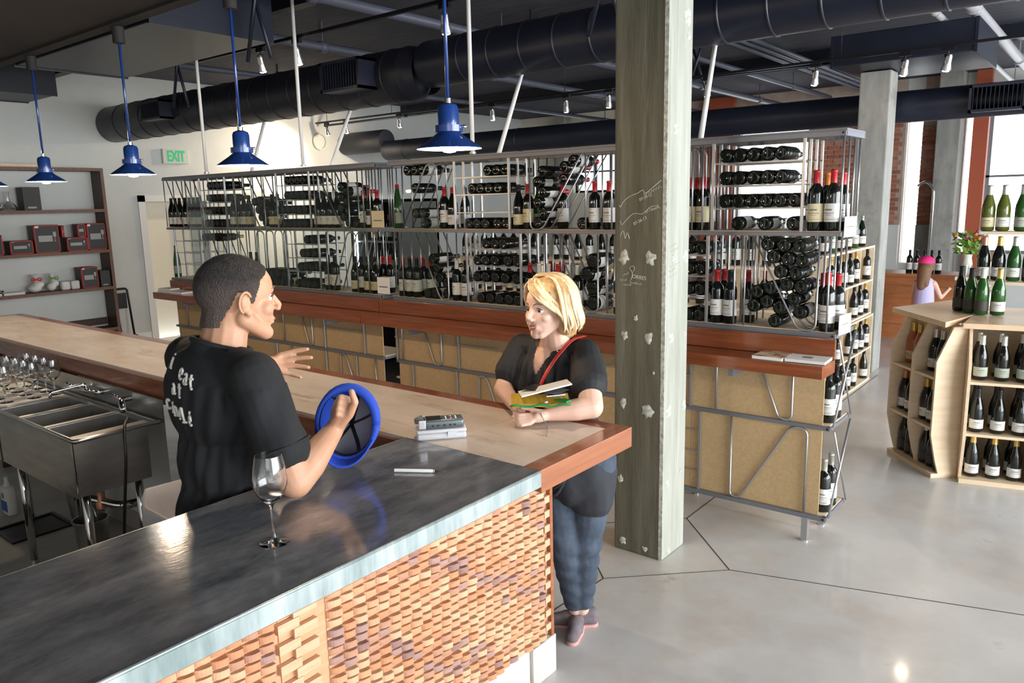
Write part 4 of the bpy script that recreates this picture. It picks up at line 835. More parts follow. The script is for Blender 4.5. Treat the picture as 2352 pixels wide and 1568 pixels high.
# ---------------- things behind the racks
t = thing('wine_fridge', 'tall wine fridge with a bright tube behind the left rack', 'fridge', (-6.62, 5.5, 0))
bm = B(); box(bm, 0, .03, 0, .6, 0, 1.95); box(bm, .72, .75, 0, .6, 0, 1.95); box(bm, 0, .75, .57, .6, 0, 1.95); box(bm, 0, .75, 0, .6, 1.92, 1.95); box(bm, 0, .75, 0, .6, 0, .1); mk('cabinet', bm, 'boxk', t)
tubeo('light_tube', [(.055, .02, .75), (.055, .02, 1.75)], .02, 'tube', t)
for z in (.9, 1.2, 1.5): bxo('fridge_shelf', .03, .72, .03, .56, z, z + .012, 'steel', t)
bxo('glass_door', .03, .72, -.03, -.02, .1, 1.9, 'pane', t)
for j, z in enumerate((.912, 1.212, 1.512)):
    for i in range(5): stock(-6.62 + .16 + i * .12, 5.7, z + .001, random.choice([YB, DL, DLR]), sc=.93)
# shelving behind the right rack
t = thing('wooden_shelving', 'low pine shelving full of bottles seen through the racks', 'shelving', (-5.6, 6.0, 0))
for z in (.3, .66, 1.00, 1.34): bxo('shelf_board', 0, 3.5, 0, .3, z - .02, z, 'pine', t)
for x in (0, 1.16, 2.33, 3.48): bxo('shelf_side', x, x + .02, .002, .298, 0, 1.32, 'pine', t)
for i in range(26):
    stock(-5.5 + i * .13, 6.12, 1.341, random.choice([DL, DL, BG, DLR]))
for i in range(24):
    if min(abs(-5.48 + i * .14 + 5.6 - q - .01) for q in (0, 1.16, 2.33, 3.48)) > .055: stock(-5.48 + i * .14, 6.12, 1.001, random.choice([DL, YB, DLR]))
# counter and bottles further back, right of the column
t = thing('serving_counter', 'pale topped wooden counter far behind the right rack', 'counter', (-4.2, 9.6, 0)); bxo('counter_body', .05, 1.75, .05, .6, 0, 1.08, 'woodc', t); bxo('counter_top', 0, 1.8, 0, .65, 1.081, 1.12, 'white', t); bxo('cabinet_door', .1, .6, .03, .049, .1, 1.0, 'woodc', t); bxo('cabinet_door', .65, 1.15, .03, .049, .1, 1.0, 'woodc', t)
gcol = [GL, ('burgundy', 'glassy', 'lab', 'capr'), ('bordeaux', 'glassr', 'laby', 'capg'), ('bordeaux', 'glassc', 'lab', 'capw'), GO]
for i in range(10): stock(-4.1 + i * .17, 9.75, 1.121, gcol[i % 5])
# ================================================================ PINE CUBE SHELVES (right, behind the racks)
def cubes(label, x0, y0, z0, ny, nz, w=.2, h=.34, D=.95):
    t = thing('pine_wine_cubes', label, 'shelving', (x0, y0, z0)); L = ny * w
    bxo('side_panel', -D, 0, -.0, .015, 0, nz * h + .02, 'pine', t); bxo('side_panel', -D, 0, L - .015, L, 0, nz * h + .02, 'pine', t); bxo('back_panel', -D, -D + .015, .015, L - .015, 0, nz * h, 'pine', t)
    bxo('middle_panel', -.36, -.35, .015, L - .015, .02, nz * h, 'pine', t)
    for k in range(nz + 1): bxo('cube_board', -D, .0, .015, L - .015, k * h, k * h + .018, 'pine', t)
    for i in range(1, ny):
        for k in range(nz): bxo('divider', -.34, -.075, i * w - .006, i * w + .006, k * h + .018, (k + 1) * h, 'pine', t)
    for i in range(ny):
        for k in range(nz):
            if random.random() < .92: stock(x0 - .045, y0 + i * w + w / 2 + .01, z0 + k * h + .0185, random.choice([DL, BG, ('bordeaux', 'glassb', 'lab', 'capg')]), PI / 4)
    return t
cubes('lower pine cube shelving filled with white labelled bottles', -1.96, 7.0, 0.0, 7, 2, .2, .335); cubes('upper pine cube shelving with bottles standing on top', -1.96, 6.7, .70, 8, 2, .2, .335)
for j in range(4):
    for i in range(6):
        stock(-2.03 - j * .17, 6.85 + i * .24 + .05 * (j % 2), 1.39, random.choice([DL, ('bordeaux', 'glassc', 'lab', 'capw'), ('burgundy', 'glassb', 'lab', 'caps'), ('flute', 'glassg', 'lab', 'capw')]), PI / 4)
# ================================================================ CHAMPAGNE DISPLAY
def stand(label, P, Q, nb, rows, D=.5, topext=.06):
    """P, Q: floor ends of the front; local x along the front, y to the back"""
    P = Vector(P).to_3d(); Q = Vector(Q).to_3d(); d = Q - P; L = d.length; rz = math.atan2(d.y, d.x)
    t = thing('display_stand', label, 'stand', P, rz)
    prof = [(0.03, .02), (0.0, .12), (-.04, .30), (-.04, .80), (.06, 1.03)]
    def side(x, th, nm='side_panel'):
        bm = B(); pts = prof + [(D, 1.03), (D, .02)]
        a = [bm.verts.new((x, y, z)) for y, z in pts]; b = [bm.verts.new((x + th, y, z)) for y, z in pts]; n = len(pts)
        bm.faces.new(a); bm.faces.new(b[::-1])
        for i in range(n): bm.faces.new((a[i], b[i], b[(i + 1) % n], a[(i + 1) % n]))
        bmesh.ops.recalc_face_normals(bm, faces=bm.faces); mk(nm, bm, 'ply', t)
    for i in range(nb + 1): side(i * (L - .018) / nb, .018, 'side_panel' if i in (0, nb) else 'partition')
    bxo('base_board', .0005, L - .0005, -.02, D, .0, .03, 'ply', t)
    for z in rows[1:]: bxo('shelf_board', .018, L - .018, -.03, D - .02, z - .018, z, 'ply', t)
    bxo('back_board', .018, L - .018, D - .015, D, .03, 1.03, 'pine', t)
    return t, P, rz, L
def put(t, P, rz, xs, z, ys, key, desc, group, sc=.93):
    z += .001
    if t is tA: ys = (.085,) if z > .6 else (.05,) if z > .3 else (.07,)
    c, s = math.cos(rz), math.sin(rz)
    for j, y in enumerate(ys):
        for i, x in enumerate(xs):
            if j: stock(P.x + c * x - s * y, P.y + s * x + c * y, z, key, rz, sc); continue
            bottle(P.x + c * x - s * y, P.y + s * x + c * y, z, key, '%s of %s %s' % (ORD[i], NUM[len(xs)], desc), group, yaw=rz, sc=sc)
R3 = (.03, .345, .69)
tA, PA, rA, LA = stand('angled left half of the plywood champagne display stand', (-1.235, 6.03), (-.865, 5.60), 2, R3, .155)
w = LA / 2
ROSE = ('champagne', 'glassr', 'laby', 'capg'); PK = ('champagne', 'glassb', 'lab', 'capp'); SV = ('champagne', 'glassb', 'lab', 'caps'); GD = ('champagne', 'glassb', 'lab', 'capg'); DKG = ('champagne', 'glassb', 'labk', 'caps'); BK = ('champagne', 'glassb', 'labk', 'capk')
def xs3(a, b, n=3): return [a + (b - a) * (i + .5) / n for i in range(n)]
put(tA, PA, rA, xs3(.018, LA / 2 - .009), .69, (.06, .17), ROSE, 'rose bottles with gold tops in the display left bay', 'rose bottles in the display')
put(tA, PA, rA, xs3(.018, LA / 2 - .009), .345, (.04, .16), PK, 'pink topped bottles in the display left bay', 'pink topped bottles in the display')
put(tA, PA, rA, xs3(.018, LA / 2 - .009), .03, (.07, .18), BK, 'black bottles at the foot of the left bay', 'black bottles in the display')
put(tA, PA, rA, xs3(LA / 2 + .009, LA - .018), .69, (.06, .17), SV, 'silver topped bottles in the second bay', 'silver topped bottles in the second bay')
put(tA, PA, rA, xs3(LA / 2 + .009, LA - .018), .345, (.04, .16), GD, 'gold topped bottles in the second bay', 'gold topped bottles in the second bay')
put(tA, PA, rA, xs3(LA / 2 + .009, LA - .018), .03, (.07, .18), DKG, 'dark bottles at the foot of the second bay', 'dark bottles at the foot of the second bay')
tB, PB, rB, LB = stand('front half of the plywood champagne display stand at the picture edge', (-.722, 5.615), (.03, 5.80), 2, R3, .5)
w = LB / 2
build_stock_later = True
OV = ('champagne', 'glassb', 'labg', 'caps'); BKW = ('champagne', 'glassb', 'lab', 'capk'); GS = ('champagne', 'glassb', 'lab', 'capg')
put(tB, PB, rB, xs3(.018, LB / 2 - .009), .69, (.06, .19), OV, 'silver necked bottles with oval labels on the top board', 'silver necked bottles with oval labels')
put(tB, PB, rB, xs3(.018, LB / 2 - .009), .345, (.04, .17), BKW, 'black necked bottles with white labels on the middle board', 'black necked bottles with white labels')
put(tB, PB, rB, xs3(.018, LB / 2 - .009), .03, (.07, .2), GS, 'gold topped bottles with white labels on the lowest board', 'gold topped bottles with white labels')
put(tB, PB, rB, xs3(LB / 2 + .009, LB - .018), .345, (.04,), SV, 'bottles beyond the partition on the middle board', 'bottles beyond the partition')
def topb(T, P, rz, pts, z0, z1):
    o = mk('top_board', prism(B(), pts, z0, z1), 'plytop', T); o.matrix_local = (Matrix.Translation(P) @ Matrix.Rotation(rz, 4, 'Z')).inverted()
topb(tA, PA, rA, [(-1.30, 6.12), (-.86, 5.56), (-.775, 5.93), (-.70, 6.5), (-1.02, 6.75)], 1.035, 1.07)
topb(tB, PB, rB, [(-.77, 5.93), (-.762, 5.58), (.05, 5.74), (.08, 6.5), (-.69, 6.5)], 1.035, 1.068)
# stepped glass and ply risers
t = thing('display_riser', 'two step white riser of bottles on the champagne display', 'riser', (-.80, 6.15, 1.07)); bxo('riser_board', .0, .9, 0, .3, .195, .215, 'pine', t); bxo('riser_board', .0, .9, .12, .3, .53, .55, 'pine', t)
for x in (.02, .45, .87): bxo('riser_leg', x, x + .015, .02, .28, 0, .194, 'white', t)
for x in (.02, .45, .87): bxo('riser_leg', x, x + .015, .22, .27, .216, .529, 'white', t)
GB = ('champagne', 'glassg', 'lab', 'caps'); top4 = [(-.874, 6.14, BK, 'black bottle standing leftmost on the display top', 1.0), (-.803, 6.075, ('champagne', 'glassg', 'labk', 'capk'), 'dark green bottle with black foil on the display top', .98), (-.728, 6.02, ('champagne', 'glassg', 'labk', 'capw'), 'green bottle with white foil on the display top', 1.0), (-.635, 6.04, ('champagne', 'glassg', 'lab', 'capg'), 'green bottle with gold foil and white label on the display top', 1.0)]
for x, y, k, lb, sc in top4: bottle(x, y, 1.071, k, lb, None, sc=sc, yaw=.1)
for i, (x, k) in enumerate(((-.765, PK), (-.675, ('champagne', 'glassb', 'lab', 'capg')), (-.585, ('champagne', 'glassg', 'lab', 'caps')), (-.495, ('champagne', 'glassb', 'labk', 'capp')), (-.405, PK))): bottle(x, 6.26, 1.2855, k, '%s bottle from the left on the lower riser of the display' % ORD[i], 'bottles on the lower riser of the display', sc=.96)
for i, (x, k) in enumerate(((-.775, ('champagne', 'glassy', 'laby', 'caps')), (-.684, ('champagne', 'glassy', 'lab', 'caps')), (-.575, ('champagne', 'glassg', 'labg', 'caps')), (-.487, ('champagne', 'glassg', 'laby', 'capg')), (-.395, GB))): bottle(x, 6.36, 1.6205, k, '%s bottle from the left on the upper riser of the display' % ORD[i], 'bottles on the upper riser of the display')
# ================================================================ FAR RIGHT: children, table, flowers
t = thing('wooden_counter', 'orange brown wooden counter behind the girl in the pink cap', 'counter', (-2.6, 11.0, 0)); bxo('counter_body', 0, 1.0, 0, .5, 0, .82, 'woodc', t); bxo('counter_top', -.02, 1.02, -.03, .53, .821, .86, 'woodc', t)
for x in (.04, .52): bxo('cabinet_drawer', x, x + .44, -.02, -.001, .2, .7, 'woodc', t)
for i in range(5): bottle(-2.2 + i * .085, 11.15, .861, DL, '%s dark bottle on the wooden counter left of the girl' % ORD[i], 'dark bottles on the wooden counter')
t = thing('tasting_table', 'pale topped table in front of the two children', 'table', (-1.55, 10.4, 0)); bxo('table_top', 0, 1.2, 0, .7, .86, .9, 'pine', t)
for x in (.05, 1.1): 
    for y in (.05, .62): bxo('leg', x, x + .04, y, y + .04, 0, .859, 'pine', t)
for i in range(7):
    x, y = -1.46 + (i % 4) * .17, 10.5 + (i // 4) * .2
    o = lathe_o('tumbler', [(0, .0), (.03, 0), (.036, .12), (.034, .12), (.028, .01), (0, .01)], 'clear', None, 14, (x, y, .9005)); tag(o, '%s small glass on the table before the children' % ORD[i], 'glass', 'small glasses before the children')
t = thing('flower_vase', 'bouquet of orange and violet flowers in a pale vase', 'flowers', (-1.42, 10.85, .86))
t.location = (-1.50, 10.85, .901); lathe_o('vase', [(0, 0), (.05, 0), (.06, .12), (.045, .2), (.055, .24), (.05, .24), (.04, .2), (0, .02)], 'exitw', t, 18)
bm = B()
for i in range(130):
    a = random.uniform(0, 2 * PI); r = random.uniform(.03, .19) ; z = random.uniform(.24, .50)
    c = Vector((r * math.cos(a), r * math.sin(a), z)); n_ = Vector((random.uniform(-1, 1), random.uniform(-1, 1), random.uniform(-.2, 1))).normalized(); u = n_.orthogonal().normalized(); v = n_.cross(u)
    s = random.uniform(.03, .06); vs = [bm.verts.new(c - v * s), bm.verts.new(c + u * s * .45), bm.verts.new(c + v * s), bm.verts.new(c - u * s * .45)]; bm.faces.new(vs)
o = mk('leaves', bm, 'leafg', t); o['kind'] = 'stuff'
for i in range(16):
    a = random.uniform(0, 2 * PI); r = random.uniform(.02, .17)
    bm = B(); bmesh.ops.create_icosphere(bm, subdivisions=1, radius=random.uniform(.02, .032)); mk('flower_head', bm, 'petal' if i % 3 else 'petal2', t, True, (r * math.cos(a), r * math.sin(a), random.uniform(.40, .53)))
g = thing('person', 'small girl in a hot pink cap and lilac sleeveless top, seen from behind', 'person', (-1.83, 10.2, 0))
body('body', [('e', (0, 0, 1.03), (.075, .085, .10)), ('c', (0, 0, .85), (0, 0, .98), .035, .035), ('c', (0, 0, .62), (0, 0, .80), .09, .085), ('c', (-.09, 0, .83), (.09, 0, .83), .04, .04), ('c', (.11, .0, .82), (.17, .06, .66), .03, .025), ('c', (.17, .06, .66), (.22, .22, .74), .025, .02), ('c', (-.11, 0, .82), (-.14, .08, .66), .03, .025), ('c', (-.14, .08, .66), (.02, .2, .72), .025, .02), ('e', (.22, .25, .75), (.03, .04, .02)), ('c', (-.05, 0, .55), (-.05, 0, .05), .07, .04), ('c', (.05, 0, .55), (.05, 0, .05), .07, .04), ('e', (-.05, .04, .035), (.035, .08, .035)), ('e', (.05, .04, .035), (.035, .08, .035))], 'skin2', g, .012, 3)
body('top', [('c', (0, 0, .50), (0, 0, .82), .125, .098), ('c', (-.06, 0, .84), (.06, 0, .84), .045, .045)], 'lilac', g, .012, 3)
body('hair', [('e', (0, -.02, 1.04), (.088, .09, .10)), ('c', (0, -.06, 1.0), (-.02, -.09, .80), .085, .05), ('c', (.03, -.07, .98), (.03, -.10, .82), .05, .03)], 'brownhair', g, .012, 2)
cp = body('pink_cap', [('e', (0, -.005, 1.08), (.097, .102, .08))], 'pinkcap', g, .012, 2); trim_(cp, lambda c: c.z < 1.065); mk('cap_brim', prism(B(), [(-.07, .06), (.07, .06), (.05, .17), (-.05, .17)], 1.058, 1.068), 'pinkcap', cp)
g = thing('person', 'child with tousled brown hair half hidden behind the display bottles', 'person', (-1.36, 11.36, 0))
body('body', [('e', (0, 0, 1.02), (.075, .085, .10)), ('c', (0, 0, .80), (0, 0, .98), .035, .035), ('c', (-.05, 0, .5), (-.05, 0, .05), .06, .04), ('c', (.05, 0, .5), (.05, 0, .05), .06, .04), ('e', (0, -.085, 1.0), (.014, .02, .018)), ('e', (-.05, -.03, .04), (.035, .08, .035)), ('e', (.05, -.03, .04), (.035, .08, .035)), ('c', (-.12, 0, .8), (-.16, -.1, .65), .03, .025), ('c', (.12, 0, .8), (.16, -.1, .65), .03, .025), ('c', (-.16, -.1, .65), (-.08, -.22, .7), .025, .02), ('c', (.16, -.1, .65), (.08, -.22, .7), .025, .02)], 'skin2', g, .012, 3)
body('shirt', [('c', (0, 0, .48), (0, 0, .80), .11, .1), ('c', (-.1, 0, .82), (.1, 0, .82), .05, .05)], 'white', g, .012, 3)
body('hair', [('e', (0, .02, 1.06), (.10, .105, .095)), ('e', (-.06, 0, 1.08), (.05, .06, .05)), ('e', (.07, .01, 1.07), (.045, .06, .05)), ('e', (0, -.05, 1.11), (.06, .04, .035))], 'brownhair', g, .01, 1)
build_stock()
# ================================================================ LEFT: BOOKCASE
XB = -10.9
t = thing('bookcase', 'wide dark walnut bookcase against the left wall', 'bookcase', (XB, 1.6, 0)); L = 3.26
for z0, z1 in ((.26, .30), (.83, .87), (1.335, 1.375), (1.88, 1.92), (2.42, 2.46)):
    o = bxo('shelf_board', -.295, -.004, 0.0 if z1 > 2.4 else .04, L - (.0 if z1 > 2.4 else .04), z0, z1, 'espresso', t); bxo('shelf_edge', -.004, .0, 0, L, z0, z1, 'walnut', o)
for y in (0, L - .04): o = bxo('side_panel', -.295, -.004, y, y + .04, 0, 2.419, 'espresso', t); bxo('panel_edge', -.004, .001, y, y + .04, 0, 2.46, 'walnut', o)
bxo('back_rail', -.29, -.28, .05, L - .05, .32, .42, 'espresso', t)
o = bxo('timber_board', XB - .25, XB - .05, 2.6, 4.2, 2.461, 2.50, 'pine'); tag(o, 'long pale timber board lying on top of the bookcase', 'board')
def gift(y0, z0, w, h, d, label, red=True, tall=False, gl=True):
    t = thing('gift_box', label, 'box', (XB - .03, y0, z0 + .001), group='charcoal and red gift boxes in the bookcase' if red else None)
    mk('box_body', box(B(), -d, 0, 0, w, 0, h, .003), 'boxk', t)
    if red:
        e = .012; bm = B(); box(bm, 0, .003, 0, w, 0, e); box(bm, 0, .003, 0, w, h - e, h); box(bm, 0, .003, 0, e, 0, h); box(bm, 0, .003, w - e, w, 0, h); box(bm, -d, 0, -.002, 0, h - e, h); box(bm, -.02, 0, -.003, 0, 0, h); mk('red_edge', bm, 'boxr', t)
        bxo('printed_band', 0, .0025, w * .15, w * .72, h * .4, h * .62, 'boxp', t); bxo('corner_sticker', 0, .003, e, w * .2, h * .9, h * .97, 'paper', t)
        if gl:
            bm = B(); yy = w * .82; s = h * .35; c0 = h * .4
            lathe(bm, [(0, 0), (.16 * s, 0), (.03 * s, .05 * s), (.02 * s, .4 * s), (.17 * s, .6 * s), (.14 * s, 1 * s)], 10, Matrix.Translation((.003, yy, c0)) @ Matrix.Diagonal((.03, 1, 1, 1))); mk('glass_picture', bm, 'boxp', t)
    else: bxo('printed_band', 0, .0025, w * .2, w * .7, h * .08, h * .16, 'boxp', t)
    return t
gift(3.86, 1.92, .20, .29, .2, 'tall plain charcoal gift box on the top shelf', False)
gift(3.30, 1.375, .26, .25, .2, 'charcoal red edged box cut by the picture edge'); gift(3.64, 1.375, .26, .17, .2, 'low red edged gift box left of the large one')
gift(3.93, 1.375, .29, .355, .2, 'large square red edged gift box in the middle of the shelf'); gift(4.31, 1.375, .26, .18, .2, 'low red edged gift box right of the large one'); gift(4.575, 1.375, .24, .355, .2, 'large red edged gift box beside the bookcase side')
gift(4.26, 1.375 + .182, .03, .16, .16, 'thin upright red box on the low box', gl=False); gift(4.46, 1.376 + .182, .1, .17, .16, 'thick upright red box standing on the low box', gl=False)
gift(4.44, .87, .21, .28, .2, 'red edged gift box on the lower shelf'); gift(4.68, .87, .13, .22, .18, 'small black glassware box at the lower shelf end', False)
t = thing('decanter', 'clear glass decanter beside the charcoal box', 'decanter', (XB - .14, 3.72, 1.9205)); lathe_o('decanter_body', [(0, 0), (.09, 0), (.10, .03), (.07, .08), (.022, .12), (.02, .2), (.03, .24), (.027, .24), (.017, .2), (.018, .12), (.06, .08), (.09, .03), (0, .01)], 'clear', t, 24)
for i, (y, w, col) in enumerate(((3.87, .085, 'strap'), (4.07, .06, 'leafg'))):
    t = thing('candy_bag', ['clear bag of sweets tied with a red bow', 'smaller bag of sweets tied with a green bow'][i], 'bag', (XB - .11, y + .03, .8715))
    body('sweets', [('e', (0, -.02, .055), (w, w * .9, .055)), ('e', (0, .03, .10), (w * .8, w * .8, .05))], 'lab', t, .012, 2); lathe_o('bag_top', [(w * .5, .14), (.02, .17), (w * .6, .23), (w * .6, .232), (.018, .17), (w * .45, .14)], 'frost', t, 12)
    b_ = bxo('bow_knot', .03, .045, -.015, .015, .155, .18, col, t); 
    for s in (-1, 1): mk('bow_loop', tube(B(), rpath([(.035, 0, .165), (.045, s * .05, .195), (.045, s * .06, .15), (.035, 0, .165)], .02), .008, 6), col, t, True)
for i, y in enumerate((4.19, 4.31)):
    o = mk('sweets_tub', box(B(), -.05, .05, 0, .105, 0, .115, .02), 'lab', None, True, (XB - .1, y, .871)); tag(o, ['first small white printed tub right of the sweets', 'second small white printed tub next to the red box'][i], 'tub')
t = thing('wrapped_book', 'flat white parcel tied with a black ribbon on the lower shelf', 'parcel', (XB - .2, 3.42, .8705)); bxo('parcel', 0, .16, 0, .32, 0, .03, 'paper', t); bxo('ribbon', -.002, .162, .06, .08, 0.0, .032, 'black', t); mk('ribbon_bow', tube(B(), rpath([(.08, .07, .03), (.1, .03, .06), (.1, .11, .06), (.08, .07, .03)], .02), .006, 6), 'black', t, True)
# hand truck
t = thing('hand_truck', 'black folded hand truck leaning against the left wall', 'hand truck', (-11.0, 5.0, 0))
tubeo('frame', rpath([(.0, -.09, .02), (-.1, -.09, .80), (-.1, .09, .80), (.0, .09, .02)], .04), .016, 'blackm', t)
bxo('back_plate', -.105, -.09, -.07, .07, .52, .74, 'black', t); bxo('toe_plate', -.02, .2, -.12, .12, .0, .012, 'blackm', t)
for s in (-1, 1): lathe(bm := B(), [(0, -.015), (.06, -.015), (.07, 0), (.06, .015), (0, .015)], 16, Matrix.Translation((-.03, s * .125, .071)) @ Matrix.Rotation(PI / 2, 4, 'X')); mk('wheel', bm, 'rubber', t, 'auto')
# ================================================================ BAR AND COUNTERS
BZ = 1.10
M['travw'] = mat('pale travertine block', (.42, .39, .35), .6, 0, (.66, .64, .60), 9, (1, 1, .3), bump=.2, detail=8)
ct = thing('bar_cabinet', 'bar front clad in small curved redwood blocks under the zinc counter', 'bar', (-1.70, -.6, 0))
bxo('core', -.15, 0, 0, 2.90, 0, 1.018, 'woodc', ct); bxo('core_cap', -.15, 0, 0, 2.355, 1.018, 1.035, 'woodc', ct)
bxo('plinth', .0, .018, 0, 2.77, 0, .166, M['travw'], ct, .002); bxo('corner_stone', .0, .034, 2.771, 2.925, 0, .165, M['travw'], ct, .003); bxo('end_board', -.15, .030, 2.90, 2.918, .166, 1.018, 'redwoody', ct)
# curved wooden blocks: one profile, three depths, several timber colours
M['t'] = [mat('redwood block %d' % i, a, .5, 0, b, 30, (1, .3, 3)) for i, (a, b) in enumerate([((.46, .21, .10), (.56, .28, .15)), ((.52, .27, .14), (.60, .33, .19)), ((.40, .20, .12), (.50, .28, .18)), ((.32, .19, .155), (.42, .26, .22)), ((.56, .33, .19), (.64, .40, .25)), ((.24, .135, .11), (.34, .20, .17))])]
PW, PH, BH = .0450, .0300, .0205
def tile_profile(D): return [(0, .002)] + [(PW * .88 * (1 - math.cos(t)), D * (.22 + .78 * math.sin(t))) for t in (0, .26, .52, .79, 1.05, 1.31, 1.5708)] + [(PW * .955, D), (PW * .965, .002)]
tms = []
for D in (.024, .028, .033):
    for mm in M['t']:
        bm = B(); pr_ = tile_profile(D); prism(bm, [(d, y) for y, d in pr_], 0, BH); me = bpy.data.meshes.new('wood_block'); bm.to_mesh(me); bm.free(); me.materials.append(mm); tms.append(me)
cells = []
nrow = int((1.033 - .165) / PH); ncol = int(2.25 / PW)
for r in range(nrow):
    for c in range(ncol + 1):
        y = 2.865 - (c + 1) * PW; z = .168 + r * PH; wy = y - .6
        if y < .25 or 1.03 < wy < 1.19: continue
        cells.append((y, z))
def vis(y, z):
    wy = y - .6; d = math.hypot(1.69, wy); return (1.9 - z) / d > (1.9 - 1.05) / (d * .775) * .985
big = sorted([c for c in cells if vis(*c) and c[0] - .6 > .86], key=lambda c: c[0])[:300]; bigs = set(big); rng = random.Random(3)
def pick(y, z):
    v = .42 + .42 * math.sin((y * .6 + z) * 19) + rng.uniform(-.42, .42); k = 1 if v < .2 else 4 if v < .42 else 0 if v < .66 else 2 if v < .9 else 3 if v < 1.1 else 5
    return rng.randrange(3) * 6 + k
fieldb = B(); fm = []
for c in cells:
    k = pick(*c); k2 = (k + 1) % 3
    if c in bigs:
        o = bpy.data.objects.new('wood_block', tms[k]); COL.objects.link(o); o.parent = ct; o.location = (0, c[0], c[1])
    else:
        D = (.024, .028, .033)[k // 6]; fm.append((len(fieldb.faces), k % 6)); prism(fieldb, [(d, y + c[0]) for y, d in tile_profile(D)], c[1], c[1] + BH)
    fm.append((len(fieldb.faces), k2)); box(fieldb, -.002, .0105, c[0], c[0] + PW * .97, c[1] + BH, c[1] + PH)   # recessed block above each proud one
fieldb.faces.ensure_lookup_table()
for i, (nf, k) in enumerate(fm):
    e = fm[i + 1][0] if i + 1 < len(fm) else len(fieldb.faces)
    for f in range(nf, e): fieldb.faces[f].material_index = k
o = mk('block_field', fieldb, M['t'], ct); o['kind'] = 'stuff'
# finger joint strips
bxo('joint_back', .0, .008, 1.62, 1.84, .167, 1.03, M['t'][1], ct)
for (ya, yb, nm) in ((1.672, 1.722, 0), (1.722, 1.782, 1)):
    for r in range(nrow):
        z = .168 + r * PH
        if (r + nm) % 2 == 0: bxo('pale_joint_block', .0, .0275, ya - .010, yb + .008, z + .001, z + PH * .98, M['t'][4], ct)
        else: bxo('joint_block', .0, .012, ya, yb, z + .001, z + PH * .98, M['t'][1], ct)
for r in range(nrow):
    z = .168 + r * PH
    bxo('pale_joint_block' if r % 2 else 'joint_block', .0, .029 if r % 2 else .013, 2.866 if r % 2 else 2.867, 2.899, z + .001, z + PH * .98, M['t'][4] if r % 2 else M['t'][2], ct)
# zinc counter
zt = thing('zinc_countertop', 'dark patinated zinc countertop with a bright rubbed edge', 'countertop', (-1.90, -.6, 1.05))
mk('top_sheet', box(B(), 0.004, .580, 0, 2.366, .0, .0495, .0), 'zinc', zt)
mk('edge_band', tube(B(), [(.583, 0, .046), (.583, 2.366, .046)], .0045, 8), 'zedge', zt, True)
bxo('front_edge', .5805, .586, 0, 2.367, -.002, .046, 'zedge', zt); bxo('back_edge', 0, .004, 0, 2.367, -.002, .0495, 'zedge', zt)
bxo('underlay', .02, .57, .01, 2.35, -.014, -.001, 'redwoody', zt)
# travertine bar
sb = thing('stone_bar_top', 'long travertine bar top framed in varnished reddish wood', 'bar top', (-6.85, 1.768, 1.04))
xs = [0, 1.75, 3.45, 5.11, 5.468]
for a, b in zip(xs, xs[1:]): bxo('stone_slab', a + .0008, b - .0008, .0 if b < 5.0 else .0, .478, .012, .06, 'stone', sb, .001)
bxo('end_trim', 5.469, 5.536, 0.0, .545, -.012, .0605, 'redwoody', sb, .002); bxo('back_trim', 0, 5.468, .479, .545, -.012, .0603, 'redwood', sb, .002); bxo('front_trim', 0, 4.945, -.012, -.0005, -.045, .045, 'redwood', sb, .001); bxo('left_trim', -.05, -.001, 0, .545, -.012, .0603, 'redwoody', sb, .002)
bxo('substrate', .02, 5.46, .01, .52, -.02, .011, 'espresso', sb); bxo('corner_block', 5.44, 5.468, .0, .03, -.03, -.013, 'black', sb)
kw = thing('knee_wall', 'pale plastered knee wall carrying the stone bar behind the sink', 'wall panel', (-6.8, 1.98, 0), kind='structure'); bxo('wall_face', 0, 4.93, 0, .10, 0, 1.018, 'white', kw); bxo('base_tile', 0, 4.93, -.015, 0, 0.003, .11, 'binw', kw)
struct(mk('floor_behind_bar', box(B(), -6.8, -1.86, -.6, 1.98, 0, .003), 'floor_in')).name = 'floor_inlay'
o = mk('rubber_mat', box(B(), -5.6, -3.0, .0, 1.18, .0035, .016), 'rubber'); tag(o, 'black rubber mat on the floor behind the bar', 'mat')
# under-bar shelf on the left
t = thing('under_bar_shelf', 'reddish wooden shelf under the far end of the bar', 'shelf', (-6.8, 1.77, 0)); bxo('shelf_board', 0, 1.95, 0, .19, .93, .955, 'redwood', t); bxo('shelf_support', .3, .33, .14, .19, .0035, .929, 'espresso', t); bxo('shelf_support', 1.5, 1.53, .14, .19, .0035, .929, 'espresso', t)
body('cloth', [('e', (1.45, .42, .965), (.12, .05, .026)), ('e', (1.55, .40, .967), (.07, .05, .026)), ('e', (1.35, .38, .963), (.06, .05, .024))], 'bag', None, .012, 2).location = (-6.5, 1.465, .019)
tag(bpy.data.objects['cloth'], 'crumpled white cloth lying on the wooden shelf', 'cloth')
# ---------------- sink
sk = thing('steel_sink', 'three bowl stainless bar sink with drainboards behind the bar', 'sink', (-3.56, 1.33, 0))
bm = B(); z1 = .895; z0 = .70
def quad(bm, a, b, c, d): bm.faces.new([bm.verts.new(p) for p in (a, b, c, d)])
X0, X1, Y1 = -1.85, 0, .39
bowls = [(-.38, -.115), (-.69, -.41), (-.98, -.72)]
def bowl(nm, xa, xb, ya, yb, zb):
    bm = B(); t_ = .004
    box(bm, xa, xb, ya, yb, zb - t_, zb); box(bm, xa - t_, xa, ya - t_, yb + t_, zb - t_, z1 - .012); box(bm, xb, xb + t_, ya - t_, yb + t_, zb - t_, z1 - .012); box(bm, xa, xb, ya - t_, ya, zb - t_, z1 - .012); box(bm, xa, xb, yb, yb + t_, zb - t_, z1 - .012)
    mk(nm, bm, 'stain', sk)
for xa, xb in bowls: bowl('sink_bowl', xa + .006, xb - .006, .03, .36, .66)
